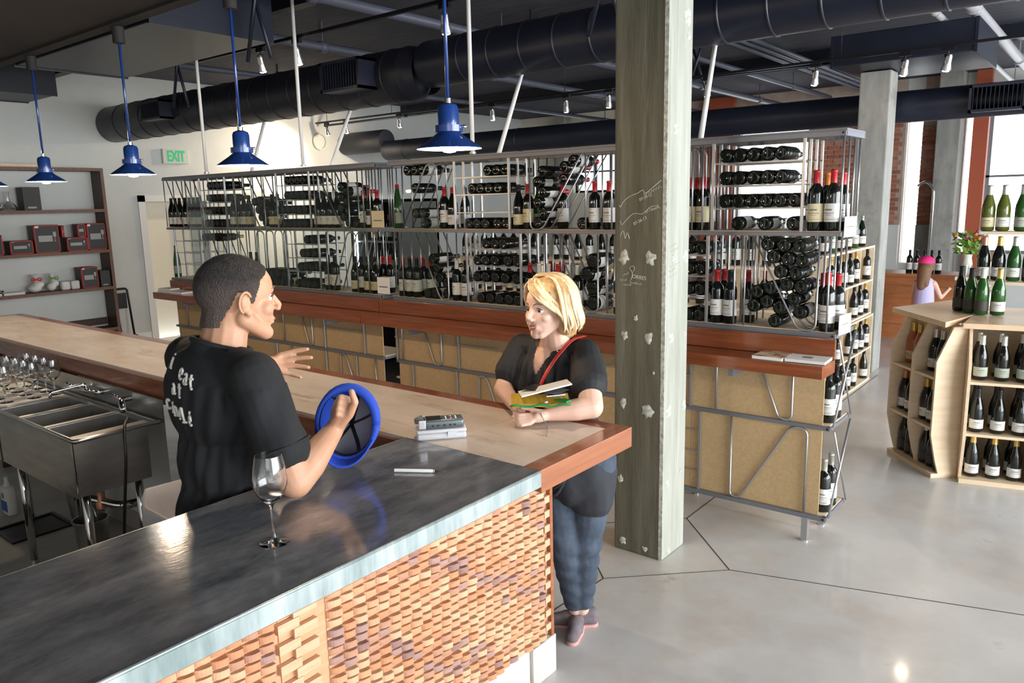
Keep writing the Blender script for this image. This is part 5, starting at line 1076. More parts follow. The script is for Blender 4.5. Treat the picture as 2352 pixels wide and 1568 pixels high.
bxo('sink_apron', X0 + .85, -.10, .018, .0255, .60, z1 - .008, 'stain', sk); bxo('sink_apron', -.108, -.100, .03, .37, .60, z1 - .008, 'stain', sk)
bm = B()
prev = X1
for xa, xb in bowls: box(bm, xb - .006 + .004, prev, .0, Y1, z1 - .012, z1 - .006); prev = xa + .002
box(bm, X0, prev, 0, Y1, z1 - .012, z1 - .006)
box(bm, X0, X1, 0, .026, z1 - .0125, z1 - .0055); box(bm, X0, X1, .364, Y1, z1 - .0125, z1 - .0055); mk('sink_deck', bm, 'stain', sk)
tubeo('rolled_rim', rpath([(X0, 0, z1), (X1, 0, z1), (X1, Y1, z1)], .02), .011, 'stain', sk, 12)
tubeo('rolled_rim', [(X0, Y1, z1 - .002), (X1, Y1, z1 - .002)], .008, 'stain', sk, 10)
bxo('backsplash', X0, X1 + .02, Y1 + .01, Y1 + .016, z1 - .01, 1.0, 'stain', sk)
mk('end_splash', prism(B(), [(X1 + .05, Y1 + .0), (X1 + .25, Y1 + .20), (X1 + .254, Y1 + .196), (X1 + .054, Y1 - .004)], .55, .985), 'stain', sk)
for x, y in ((-.16, .08), (-.16, .33), (-.95, .08), (-.95, .33), (-1.7, .1), (-1.7, .33)): tubeo('leg', [(x, y, .02), (x, y, .66 if x > -1.2 else .88)], .019, 'chrome', sk, 14); lathe_o('foot', [(0, 0), (.024, 0), (.02, .03), (0, .03)], 'chrome', sk, 12, (x, y, 0.0035))
for xc in (-.72,):
    f_ = tubeo('faucet_body', [(xc - .11, Y1 + .016, .955), (xc - .11, Y1 - .03, .955), (xc + .11, Y1 - .03, .955), (xc + .11, Y1 + .016, .955)], .013, 'chrome', sk, 12)
    tubeo('faucet_spout', rpath([(xc, Y1 - .03, .955), (xc, Y1 - .03, .99), (xc - .02, Y1 - .2, .975), (xc - .02, Y1 - .2, .945)], .03), .009, 'chrome', f_, 10)
    for s in (-1, 1): tubeo('faucet_handle', [(xc + s * .11, Y1 - .03, .955), (xc + s * .14, Y1 - .075, .985)], .008, 'chrome', f_, 8)
f_ = tubeo('spray_faucet', [(-.30, Y1 + .016, .965), (-.30, Y1 - .04, .965), (-.22, Y1 - .07, .93)], .016, 'chrome', sk, 12); tubeo('faucet_handle', [(-.30, Y1 - .03, .965), (-.36, Y1 - .06, .99)], .008, 'chrome', f_, 8)
tubeo('drain_pipe', rpath([(-.55, .2, .655), (-.55, .2, .45), (-.30, .3, .42), (-.30, .45, .42)], .06), .022, 'chrome', sk, 12)
tubeo('drain_pipe', rpath([(-.85, .2, .655), (-.85, .2, .50), (-.56, .2, .48)], .04), .02, 'black', sk, 12)
lathe_o('overflow_pipe', [(0, 0), (.028, 0), (.028, .03), (.018, .05), (.018, .09), (.03, .1), (.03, .16), (0, .16)], 'capp', sk, 16, (-.42, .25, .40))
# things around the sink
tubeo_o = tube(B(), rpath([(-3.62, 1.60, .93), (-3.50, 1.52, .925), (-3.46, 1.50, .80), (-3.52, 1.48, .45), (-3.60, 1.50, .20), (-3.9, 1.45, .02)], .08), .007, 8); o = mk('power_cord', tubeo_o, 'black', None, True); tag(o, 'black cord hanging over the sink edge to the floor', 'cord')
t = thing('wet_tools', 'black brush heads and nozzle lying in the middle sink bowl', 'brush', (-4.115, 1.52, .668)); tubeo('handle', [(-.05, -.02, .02), (.09, .02, .16)], .018, 'black', t, 10); tubeo('handle', [(-.1, .03, .02), (.0, .06, .17)], .022, 'black', t, 10); lathe_o('brush_head', [(0, 0), (.045, 0), (.05, .04), (0, .05)], 'black', t, 14, (.05, -.05, .0))
gk = [(.0, 0), (.034, 0), (.034, .002), (.006, .006), (.0045, .02), (.0045, .075), (.012, .085), (.034, .105), (.041, .13), (.036, .175), (.031, .20), (.030, .20), (.035, .175), (.0395, .13), (.033, .107), (.012, .088), (0, .086)]
k = 0
for y in (1.43, 1.56, 1.66):
    for x in (-4.66, -4.78, -4.90, -5.03):
        o = lathe_o('drying_glass', gk, 'clear', None, 20, (x + (y - 1.4) * .15, y, .8911)); k += 1
        tag(o, 'stemmed glass on the drainboard, %s row, %s from the bowls' % ({1.43: 'front', 1.56: 'middle', 1.66: 'back'}[y], ORD[(k - 1) % 5]), 'glass', 'stemmed glasses drying on the sink drainboard')
o = mk('drain_cloth', box(B(), -5.15, -4.58, 1.36, 1.69, .8898, .8908), 'paper'); tag(o, 'pale towel under the drying glasses', 'towel')
t = thing('soap_bottle', 'white dish soap bottle with a blue label on the floor', 'bottle', (-5.42, 1.60, .0035)); mk('bottle_body', box(B(), -.055, .055, -.03, .03, 0, .19, .02), 'white', t, True); lathe_o('cap', [(.02, .19), (.012, .22), (.012, .25), (0, .25)], 'white', t, 14); bxo('product_label', -.045, .045, -.032, -.0305, .03, .10, 'label_blue', t); bxo('round_mark', -.018, .018, -.0318, -.0305, .115, .15, 'leafg', t)
t = thing('steel_bucket', 'small stainless bucket with hinged clamp under the sink', 'bucket', (-4.36, 1.66, .0035)); lathe_o('bucket_body', [(0, 0), (.075, 0), (.09, .21), (.094, .21), (.094, .216), (.086, .216), (.072, .006), (0, .006)], 'stain', t, 28); tubeo('bail_handle', rpath([(-.09, 0, .2), (-.07, 0, .30), (.07, 0, .30), (.09, 0, .2)], .07), .004, 'chrome', t, 8)
t = thing('steel_pail', 'stainless wine bucket resting behind the small bucket under the sink', 'bucket', (-4.75, 1.80, .0035)); lathe_o('bucket_body', [(0, 0), (.08, 0), (.11, .30), (.116, .30), (.116, .31), (.106, .31), (.078, .006), (0, .006)], 'stain', t, 28); 
for s in (-1, 1): tubeo('ring_handle', rpath([(s * .11, -.02, .27), (s * .15, -.02, .27), (s * .15, .02, .27), (s * .11, .02, .27)], .015), .005, 'chrome', t, 8)
t = thing('floor_sink', 'black square floor drain with raised dark rim', 'drain', (-5.05, 1.60, .0035)); mk('drain_frame', box(box(box(box(B(), -.16, .16, -.17, -.15, 0, .012), -.16, .16, .15, .17, 0, .012), -.16, -.14, -.15, .15, 0, .012), .14, .16, -.15, .15, 0, .012), 'blackm', t); bxo('drain_grate', -.14, .14, -.15, .15, 0, .004, 'black', t)
t = thing('floor_pail', 'round pail with a yellow rim on the floor under the sink', 'pail', (-3.98, 1.78, .0035)); lathe_o('pail_body', [(0, 0), (.09, 0), (.115, .15), (.108, .15), (.085, .008), (0, .008)], 'stain', t, 28); lathe_o('pail_rim', [(.105, .15), (.14, .15), (.14, .165), (.105, .165), (.105, .15)], 'yellow', t, 28)
t = thing('hose_coil', 'dark looped hose lying under the sink', 'hose', (-4.06, 1.47, .016)); mk('hose', tube(B(), [(.14 * math.cos(a * .5), .12 * math.sin(a * .5), .004 * a) for a in range(22)], .009, 8), 'black', t, True)
# bin
t = thing('waste_bin', 'white plastic waste bin with a clear liner beside the man', 'bin', (-2.95, 1.56, .0035))
def rrect(hx, hy, r, n=5):
    out = []
    for cx_, cy_, a0 in ((hx - r, hy - r, 0), (-hx + r, hy - r, PI / 2), (-hx + r, -hy + r, PI), (hx - r, -hy + r, 1.5 * PI)):
        for i in range(n + 1): a = a0 + PI / 2 * i / n; out.append((cx_ + r * math.cos(a), cy_ + r * math.sin(a)))
    return out
def loft(bm, sections, close=True, mi=0):
    rings = [[bm.verts.new(p) for p in s] for s in sections]
    for a, b in zip(rings, rings[1:]):
        n = len(a)
        for i in range(n): bm.faces.new((a[i], a[(i + 1) % n], b[(i + 1) % n], b[i])).material_index = mi
    bm.faces.new(rings[0][::-1])
    if close: bm.faces.new(rings[-1])
    bmesh.ops.recalc_face_normals(bm, faces=bm.faces); return bm
bm = B(); loft(bm, [[(x, y, z) for x, y in rrect(hx, hy, .05)] for hx, hy, z in ((.15, .12, 0), (.19, .155, .60), (.20, .165, .605), (.20, .165, .64), (.185, .15, .64), (.145, .115, .02))], True); mk('bin_body', bm, 'binw', t, 'auto')
bm = B(); loft(bm, [[(x * (1 + .01 * math.sin(i * 2.1)), y * (1 + .012 * math.sin(i * 1.7)), z + (.035 * math.sin(i * .55 + 1) if z > .6 else 0)) for i, (x, y) in enumerate(rrect(hx, hy, .05))] for hx, hy, z in ((.207, .172, .52), (.206, .171, .64), (.202, .168, .70), (.19, .155, .695), (.175, .14, .62), (.14, .11, .40))], True); mk('liner', bm, 'bag', t, True)
# ================================================================ THINGS ON THE COUNTER
wg = [(0, 0), (.034, 0), (.036, .001), (.034, .0025), (.012, .006), (.006, .012), (.0042, .03), (.0042, .085), (.0065, .098), (.016, .106), (.032, .124), (.0405, .148), (.041, .165), (.037, .195), (.0315, .222), (.0305, .222), (.0358, .195), (.0397, .165), (.0392, .149), (.0312, .126), (.0155, .109), (0, .106)]
o = lathe_o('wine_glass', wg, 'clear', None, 48, (-1.544, .992, BZ + .0001)); tag(o, 'empty stemmed wine glass standing on the zinc counter', 'glass')
t = thing('pen', 'thin white felt pen lying on the zinc counter', 'pen', (-1.672, 1.502, BZ + .0055), .557)
mk('pen_barrel', lathe(B(), [(0, 0), (.005, .001), (.0052, .004), (.0052, .118), (.004, .122), (.004, .126)], 16, Matrix.Rotation(PI / 2, 4, 'Y')), 'white', t, 'auto'); mk('pen_tip', lathe(B(), [(.0042, .122), (.0035, .130), (.0012, .136), (.0008, .14), (0, .14)], 12, Matrix.Rotation(PI / 2, 4, 'Y')), 'black', t, 'auto')
# plastic case and recorder
rz = .86
t = thing('plastic_case', 'frosted white plastic case lying under the recorder', 'case', (-1.80, 1.842, BZ + .0006), rz)
mk('case_body', box(B(), -.085, .085, -.036, .036, 0, .022, .008), 'frost', t, True); mk('case_lid', box(B(), -.086, .086, -.037, .037, .0225, .036, .006), 'frost', t, True); bxo('latch', .02, .05, -.040, -.037, .012, .028, 'frost', t)
t = thing('audio_recorder', 'grey handheld audio recorder with crossed microphones lying on the case', 'recorder', (-1.80, 1.842, BZ + .0375), rz)
mk('shell', box(B(), -.055, .078, -.033, .033, 0, .032, .009), 'recgrey', t, True); bxo('screen', -.045, -.005, -.022, .022, .0315, .033, 'black', t); bxo('screen_bezel', -.05, .0, -.027, .027, .0313, .0322, 'blackm', t)
for i in range(3):
    for j in range(3): lathe_o('button', [(0, .033), (.0045, .033), (.005, .0315), (.005, .031)], 'capr' if (i, j) == (1, 1) else 'alu', t, 12, (.016 + i * .017, -.014 + j * .014, 0))
for s in (-1, 1): bxo('side_arm', -.078, -.054, s * .033 - .004, s * .033 + .004, .004, .034, 'alu', t, .002)
for s in (-1, 1): mk('microphone', lathe(B(), [(0, -.014), (.011, -.014), (.011, .014), (.009, .016), (0, .016)], 18, Matrix.Translation((-.073, s * .013, .025)) @ Matrix.Rotation(s * PI / 4, 4, 'Z') @ Matrix.Rotation(PI / 2, 4, 'Y')), 'alu', t, 'auto')
for x in (-.03, -.012, .01, .03, .045): bxo('port', x - .004, x + .004, -.0335, -.0325, .010, .016, 'black', t); 
mk('grille', tube(B(), [(-.055 - .0012 * i, -.02 + .0 * i, .002 + .0012 * (i % 4)) for i in range(12)], .0015, 5), 'chrome', t)
# ================================================================ PEOPLE
def frame(f, up=(0, 0, 1)):
    f = Vector(f).normalized(); r = f.cross(Vector(up)).normalized(); u = r.cross(f)
    return Matrix(((r.x, f.x, u.x), (r.y, f.y, u.y), (r.z, f.z, u.z)))
def head_items(c, R, s, fem=False):
    c = Vector(c)
    def P(x, y, z): return c + R @ (Vector((x, y, z)) * s)
    def e(x, y, z, a, b, d): return ('e', P(x, y, z), (a * s, b * s, d * s), R)
    def k(p, q, a, b): return ('c', P(*p), P(*q), a * s, b * s, 12)
    it = [e(0, -.014, .022, .074, .094, .083), e(0, .034, .022, .060, .056, .062), e(0, .044, -.035, .055, .048, .060)]
    j = .019 if fem else .023
    for m in (-1, 1):
        it += [k((m * .052, -.004, -.055), (m * .018, .066, -.098), j, j * .9), e(m * .040, .058, -.032, .021, .022, .021), k((m * .012, .083, .014), (m * .036, .074, .016), .0095, .008),
               e(m * .010, .104, -.036, .0085, .009, .008), e(m * .078, -.010, -.014, .006, .015, .026), e(m * .082, -.015, -.009, .005, .011, .018), e(m * .078, .0, -.038, .007, .009, .011)]
    it += [k((0, .085, .006), (0, .110, -.028), .0075, .0095), e(0, .078, -.100, .020, .014, .015), k((-.017, .086, -.061), (.017, .086, -.061), .006, .006), k((-.014, .086, -.071), (.014, .086, -.071), .0065, .0065), e(0, .075, -.066, .028, .016, .018)]
    it += [k((0, -.022, -.05), (0, -.040, -.155), .050 if not fem else .043, .056 if not fem else .047)]
    return it, P
def eyes(P, R, s, par):
    for m in (-1, 1):
        mk('ear_rim', tube(B(), [P(m * (.083 + .005 * math.sin(k * PI / 9)), -.012 - .016 * math.cos(k * PI / 9 * 1.25 - .9) , -.012 + .027 * math.sin(k * PI / 9 * 1.25 - .9)) for k in range(-1, 9)], .0036 * s, 6), par.data.materials[0], par, True)
        o = body('eye', [('e', P(m * .030, .0700, -.004), (.0112 * s,) * 3)], 'eyew', par, .0022, 1)
        ir = body('iris', [('e', P(m * .030 + .000, .0785, -.005), (.0066 * s, .0040 * s, .0060 * s), R)], 'iris', o, .0012, 0)
        mk('eyelid', tube(B(), [P(m * .030 - .013, .074, -.002), P(m * .030 - .006, .083, .004), P(m * .030, .0845, .0055), P(m * .030 + .007, .083, .004), P(m * .030 + .014, .073, -.002)], .0018 * s, 6), 'iris', par, True)
        mk('eyebrow', tube(B(), [P(m * .012, .0895, .018), P(m * .026, .0875, .023), P(m * .043, .0745, .019)], [.003 * s, .0034 * s, .0016 * s], 6, .6), 'brownhair', par, True)
def hand_items(wr, pal, kn, mid, tip, th, s=1.0, pr=.017):
    wr, pal = Vector(wr), Vector(pal); it = [('c', wr, pal, .026 * s, .024 * s, 12)]
    for i, (a, b, c) in enumerate(zip(kn, mid, tip)):
        r = (.0088, .0092, .0088, .0078)[i] * s
        it += [('c', pal, a, pr * s, r * 1.25, 10), ('c', a, b, r * 1.12, r, 10), ('c', b, c, r, r * .8, 10)]
    it += [('c', th[0], th[1], .0135 * s, .0108 * s, 10), ('c', th[1], th[2], .0108 * s, .009 * s, 10), ('c', wr, th[0], .02 * s, .0135 * s, 10)]
    return it
# ---------------------------------------------------------------- the man
man = thing('person', 'man in black lettered t-shirt with cropped hair, gesturing behind the bar', 'person', (-2.05, 1.18, 0))
O = Vector((-2.05, 1.18, 0))
Rm = frame((.20, .98, -.06)); hs = 1.12
def rel(its):
    out = []
    for t_ in its:
        if t_[0] == 'c': out.append(('c', Vector(t_[1]) - O, Vector(t_[2]) - O, *t_[3:]))
        else: out.append(('e', Vector(t_[1]) - O, *t_[2:]))
    return out
HC = Vector((-2.010, 1.236, 1.648))
hit, HP = head_items(HC, Rm, hs)
shR, shL = Vector((-1.838, 1.160, 1.44)), Vector((-2.262, 1.205, 1.44)); nk = Vector((-2.055, 1.175, 1.47))
elR, wrR = Vector((-1.735, 1.195, 1.150)), Vector((-1.785, 1.375, 1.245)); elL, wrL = Vector((-2.33, 1.31, 1.17)), Vector((-2.242, 1.415, 1.370))
Rk = [(-1.737, 1.407, 1.336), (-1.739, 1.402, 1.321), (-1.741, 1.397, 1.306), (-1.745, 1.391, 1.292)]; Rm_ = [(-1.743, 1.375, 1.352), (-1.745, 1.370, 1.335), (-1.746, 1.365, 1.318), (-1.747, 1.361, 1.302)]; Rt = [(-1.787, 1.385, 1.319), (-1.789, 1.380, 1.304), (-1.789, 1.376, 1.289), (-1.787, 1.375, 1.276)]
Lk = [(-2.208, 1.502, 1.403), (-2.203, 1.501, 1.384), (-2.195, 1.491, 1.367), (-2.192, 1.477, 1.354)]; Lm = [(-2.183, 1.537, 1.413), (-2.174, 1.539, 1.390), (-2.167, 1.527, 1.367), (-2.170, 1.506, 1.343)]; Lt = [(-2.150, 1.568, 1.420), (-2.138, 1.572, 1.391), (-2.133, 1.555, 1.360), (-2.140, 1.526, 1.330)]
its = list(hit)
its += [('c', nk + Vector((.01, .01, .03)), HP(0, -.02, -.06), .062, .060), ('c', shR, shL, .05, .05), ('c', nk - Vector((0, 0, .04)), nk - Vector((0, 0, .3)), .085, .09)]
its += [('c', shR, elR, .058, .046), ('c', elR, elR + (wrR - elR) * .35, .046, .048), ('c', elR + (wrR - elR) * .35, wrR, .048, .029), ('c', shL, elL, .058, .046), ('c', elL, wrL, .045, .029)]
its += hand_items(wrR, (-1.757, 1.392, 1.297), Rk, Rm_, Rt, [(-1.730, 1.392, 1.298), (-1.704, 1.394, 1.338), (-1.714, 1.392, 1.368)], 1.05, .014)
its += hand_items(wrL, (-2.220, 1.462, 1.381), Lk, Lm, Lt, [(-2.212, 1.440, 1.362), (-2.182, 1.452, 1.337), (-2.158, 1.470, 1.322)], 1.05, .014)
# pelvis and legs, continuous under the trousers
pel = Vector((-2.06, 1.16, .90)); 
hb = body('body', rel(its), 'skin', man, .0042, 3)
eyes(lambda x, y, z: HP(x, y, z) - O, Rm, hs, hb)
mk('lips', tube(B(), [HP(-.022, .086, -.066) - O, HP(-.008, .0935, -.064) - O, HP(.008, .0935, -.064) - O, HP(.022, .086, -.066) - O], [.002, .0048, .0048, .002], 8), 'lip', hb, True)
# cropped hair: a close cap cut along the hairline
M['buzz'] = mat('cropped dark hair', (.012, .010, .010), .75, 0, (.05, .04, .036), 90, bump=1.0, bscale=260, ramp=(.3, .8))
M['fade'] = mat('faded side hair', (.07, .052, .045), .75, 0, (.13, .095, .08), 110, bump=.8, bscale=300, ramp=(.3, .75))
HT = [(-.2, -.052), (-.06, -.062), (-.042, -.03), (-.028, .010), (-.006, .014), (.002, -.012), (.018, -.020), (.026, .006), (.038, .040), (.056, .056), (.070, .076), (.2, .2)]
def hairfn(c):
    q = Rm.inverted() @ (c + O - HC) / hs
    if q.y < -.03 and abs(q.x) < .05: return q.z < -.078
    for (a, za), (b, zb) in zip(HT, HT[1:]):
        if a <= q.y < b: return q.z < za + (zb - za) * (q.y - a) / (b - a)
    return True
def E(x, y, z, a, b, d): return ('e', HP(x, y, z), (a * hs, b * hs, d * hs), Rm)
h1 = body('cropped_hair', rel([E(0, -.014, .022, .0775, .0975, .0875), E(0, .030, .030, .0635, .0585, .064), ('c', HP(0, -.03, -.03), HP(0, -.044, -.09), .058 * hs, .055 * hs)]), 'buzz', man, .0036, 3); trim_(h1, hairfn)
def hair_grad():
    m = M['buzz']; nt = m.node_tree; n = nt.nodes; L = nt.links; b = n['Principled BSDF']; src = b.inputs['Base Color'].links[0].from_socket
    tc = n.new('ShaderNodeTexCoord'); sp = n.new('ShaderNodeSeparateXYZ'); L.new(tc.outputs['Object'], sp.inputs[0]); ns = n.new('ShaderNodeTexNoise'); ns.inputs['Scale'].default_value = 35; L.new(tc.outputs['Object'], ns.inputs['Vector'])
    ad = n.new('ShaderNodeMath'); ad.operation = 'MULTIPLY_ADD'; ad.inputs[1].default_value = .05; L.new(ns.outputs['Fac'], ad.inputs[0]); L.new(sp.outputs['Z'], ad.inputs[2])
    mr = n.new('ShaderNodeMapRange'); mr.inputs[1].default_value = 1.735; mr.inputs[2].default_value = 1.66; L.new(ad.outputs[0], mr.inputs[0])
    mx = n.new('ShaderNodeMix'); mx.data_type = 'RGBA'; L.new(mr.outputs[0], mx.inputs['Factor']); L.new(src, mx.inputs['A']); mx.inputs['B'].default_value = (.095, .070, .060, 1); L.new(mx.outputs['Result'], b.inputs['Base Color'])
hair_grad()
def split_hair():
    me = h1.data; me.materials.append(M['fade'])
    for p in me.polygons:
        q = Rm.inverted() @ (p.center + O - HC) / hs
        if q.z < .048 + .25 * q.y and abs(q.x) > .02 or q.z < .0: p.material_index = 1
# t-shirt
fM = Vector((.08, .997, 0)); rM = Vector((.997, -.08, 0))
RT = frame((.08, .997, 0)); Cc_ = Vector((-2.040, 1.190, 1.508))
ts = [('e', Vector((-2.055, 1.185, 1.34)), (.185, .125, .16), RT), ('e', Vector((-2.072, 1.18, 1.16)), (.148, .122, .20), RT), ('e', Vector((-2.075, 1.175, .98)), (.148, .13, .17), RT), ('c', Vector((-2.075, 1.17, 1.02)), Vector((-2.08, 1.165, .86)), .13, .14),
      ('c', shR + Vector((0, 0, -.005)), shL + Vector((0, 0, -.005)), .069, .069), ('c', nk + Vector((0, -.01, -.02)), nk - Vector((0, .01, .10)), .088, .10), ('e', Vector((-2.06, 1.105, 1.36)), (.165, .055, .15), RT), ('c', shR, nk, .064, .074), ('c', shL, nk, .064, .074), ('c', Cc_ + Vector((0, 0, .03)), Cc_ - Vector((0, 0, .08)), .083, .095),
      ('c', shR, shR + (elR - shR) * .60, .073, .074), ('c', shR + (elR - shR) * .5, shR + (elR - shR) * .64 + Vector((.0, 0, -.005)), .072, .079), ('c', shL, shL + (elL - shL) * .62, .073, .076)]
for i in range(0):  # cloth folds at the waist
    a = Vector((-1.97 - i * .05, 1.065, 1.16)); ts.append(('c', a, Vector((-1.965 - i * .05, 1.06, .98)), .022, .026, 8))
def fold(v):
    w = v + O; t_ = (w - Vector((-2.05, 1.18, w.z))); an = math.atan2(t_.dot(rM), -t_.dot(fM)); k = .006 * math.sin(an * 9 + w.z * 14) * max(0, min(1, (1.40 - w.z) * 3)) + .004 * math.sin(an * 17 - w.z * 25)
    return v + t_.normalized() * k if w.z < 1.42 else v
sh = body('t_shirt', rel(ts), 'tshirt', man, .0065, 5, fold)
trim_(sh, lambda c: c.z < .80)
Cc = Vector((-2.040, 1.190, 1.508))
def cplane(w): return Cc.z - .30 * (w - Cc).dot(fM) - .10 * (w - Cc).dot(rM)
trim_(sh, lambda c: (c + O - Cc).to_2d().length < .13 and (c + O).z > cplane(c + O))
def cring(a, r=.082):
    w = Cc + rM * r * math.cos(a) + fM * (r - .004) * math.sin(a); w.z = cplane(w); return w - O
mk('collar', tube(B(), [cring(a * PI / 14) for a in range(29)], .0085, 8), 'tshirt', sh, True)
mk('sleeve_hem', tube(B(), [(shR + (elR - shR) * .665 - O) + (Matrix.Rotation(a * PI / 12, 3, (elR - shR).normalized()) @ ((elR - shR).normalized().orthogonal().normalized() * .079)) for a in range(25)], .004, 6), 'tshirt', sh, True)
# lettering on the back of the shirt: slab stroke letters laid on the cloth
tree = BVHTree.FromPolygons([v.co for v in sh.data.vertices], [p.vertices[:] for p in sh.data.polygons])
GL_ = {'i': [[(.1, .9), (.3, .9), (.3, 0)], [(.05, 0), (.55, 0)], [(.28, 1.25), (.32, 1.25)]], 'e': [[(.1, .5), (.6, .5), (.58, .8), (.35, .95), (.12, .8), (.05, .45), (.15, .1), (.4, 0), (.6, .12)]],
       'a': [[(.1, .85), (.35, .95), (.52, .8), (.52, .1), (.66, 0)], [(.52, .55), (.25, .55), (.06, .35), (.1, .08), (.3, 0), (.52, .2)]], 't': [[(.25, 1.3), (.25, .2), (.4, 0), (.62, .1)], [(.02, .92), (.58, .92)]],
       'c': [[(.58, .75), (.58, .92), (.3, .97), (.08, .75), (.06, .3), (.25, 0), (.5, .02), (.62, .18)]], 'n': [[(.02, .92), (.15, .92), (.15, 0)], [(.02, 0), (.28, 0)], [(.15, .7), (.35, .95), (.55, .8), (.55, 0)], [(.42, 0), (.68, 0)]],
       'l': [[(.1, 1.4), (.3, 1.4), (.3, 0)], [(.05, 0), (.58, 0)]], 'é': [[(.1, .5), (.6, .5), (.58, .8), (.35, .95), (.12, .8), (.05, .45), (.15, .1), (.4, 0), (.6, .12)], [(.3, 1.12), (.5, 1.4)]]}
BN = -fM; TR = Vector((0, 0, 1)).cross(BN).normalized() * -1 if False else rM
def lay(u, v):
    o_ = Vector((-2.05, 1.18, 0)) - O + rM * u + Vector((0, 0, v)); st = o_ + BN * .5
    h = tree.ray_cast(st, -BN, 1.0); return (h[0] + BN * .0025) if h[0] else None
def word(s, u0, v0, sz, sp=.62, dv=0):
    for i, ch in enumerate(s):
        if ch == ' ': continue
        for st in GL_[ch]:
            pts = []
            for a, b in zip(st, st[1:]):
                for k in range(3): t_ = k / 3; pts.append((a[0] * (1 - t_) + b[0] * t_, a[1] * (1 - t_) + b[1] * t_))
            pts.append(st[-1]); P3 = [lay(u0 + (i * sp + x * .85) * sz, v0 + i * dv + y * sz) for x, y in pts]; P3 = [p for p in P3 if p is not None]
            if len(P3) > 1: mk('letter', tube(B(), P3, .0038, 6), 'lettering', sh, True)
word('i', -.060, 1.452, .029, .84); word('eat', .014, 1.430, .031, .84, -.011); word('at', -.018, 1.385, .031, .84, -.008); word('canelé', -.070, 1.332, .030, .80, -.006)
# trousers, shoes
tr = body('trousers', rel([('e', (-2.08, 1.16, .92), (.145, .125, .14), RT), ('c', (-2.14, 1.17, .86), (-2.15, 1.19, .48), .088, .062), ('c', (-2.15, 1.19, .48), (-2.16, 1.15, .09), .062, .048), ('c', (-1.985, 1.13, .86), (-1.98, 1.16, .48), .088, .062), ('c', (-1.98, 1.16, .48), (-1.985, 1.12, .09), .062, .048)]), 'trouser', man, .011, 4)
for x, y in ((-2.16, 1.15), (-1.985, 1.12)):
    body('shoe', rel([('c', (x, y - .03, .045), (x + .05, y + .14, .040), .042, .036)]), 'black', man, .008, 3, lambda v: Vector((v.x, v.y, max(v.z, .006))))
# the cap in his hand
cp = thing('baseball_cap', 'royal blue cap held upside down in the hand of the man', 'cap', (-1.793, 1.43, 1.252))
nC = Vector((.66, -.72, .22)).normalized(); uC = Vector((.77, .63, -.06)); uC = (uC - nC * uC.dot(nC)).normalized(); vC = nC.cross(uC); vC = vC if vC.z > 0 else -vC
def cpt(a, b, d): return uC * a + vC * b - nC * d
def crown(ra, rb, dep, m, nm, off):
    bm = B(); rings = []
    for j in range(9):
        s = j / 8; k = math.sqrt(max(0, 1 - s ** 2.6)); rings.append([bm.verts.new(cpt(ra * k * math.cos(a * PI / 14), rb * k * math.sin(a * PI / 14) - .01 * s, off + dep * s)) for a in range(28)] if j < 8 else [bm.verts.new(cpt(0, -.01, off + dep))])
    for a, b in zip(rings, rings[1:]):
        for i in range(28):
            if len(b) == 1: bm.faces.new((a[i], a[(i + 1) % 28], b[0]))
            else: bm.faces.new((a[i], a[(i + 1) % 28], b[(i + 1) % 28], b[i]))
    return mk(nm, bm, m, cp, True)
crown(.085, .103, .115, 'capblue', 'crown', 0); ln = crown(.080, .098, .108, 'capgrey', 'lining', .002); ln.data.materials.append(M['capblue'])
for p in ln.data.polygons:
    a = math.degrees(math.atan2(p.center.dot(vC), p.center.dot(uC))) % 360
    if 95 < a < 200: p.material_index = 1
bm = B()
for j, (d, k) in enumerate(((-.004, 1.02), (.012, .975), (.034, .955))): 
    ring = [bm.verts.new(cpt(.083 * k * math.cos(a * PI / 14), .101 * k * math.sin(a * PI / 14), d)) for a in range(28)]
    if j:
        for i in range(28): bm.faces.new((pv[i], pv[(i + 1) % 28], ring[(i + 1) % 28], ring[i]))
    pv = ring
mk('sweatband', bm, 'black', cp, True)
mk('rim', tube(B(), [cpt(.089 * math.cos(a * PI / 16), .107 * math.sin(a * PI / 16), 0) for a in range(33)], [.007 + .009 * max(0, math.cos(a * PI / 16 - .9)) for a in range(33)], 10), 'capblue', cp, True)
for an in (.35, 1.25, 2.2, 4.0, 5.2): mk('seam_tape', tube(B(), [cpt(.0785 * math.sqrt(max(0, 1 - (j / 12) ** 2.6)) * math.cos(an), .0965 * math.sqrt(max(0, 1 - (j / 12) ** 2.6)) * math.sin(an) - .01 * j / 12, .002 + .105 * j / 12) for j in range(13)], .0065, 6, .5), 'black', cp, True)
bm = B(); n = 14; va = []
for i in range(n + 1):
    a = math.radians(180 + 160 * i / n); col = []
    for j in range(5): k = .22 * j / 4 * math.sin(PI * i / n) ** .5; col.append(bm.verts.new(cpt(.087 * math.cos(a) * (1 + .1 * k), .105 * math.sin(a) * (1 + k), .004 - .062 * j / 4 * math.sin(PI * i / n) ** .5)))
    va.append(col)
for a, b in zip(va, va[1:]):
    for j in range(4): bm.faces.new((a[j], a[j + 1], b[j + 1], b[j]))
bill = mk('bill', bm, 'capblue', cp, True); so = bill.modifiers.new('s', 'SOLIDIFY'); so.thickness = .004
for k in range(3): mk('cap_mark', tube(B(), [cpt(-.012 + k * .009, .108, -.004), cpt(-.009 + k * .009, .108, .010)], .0018, 5), 'white', cp, True)
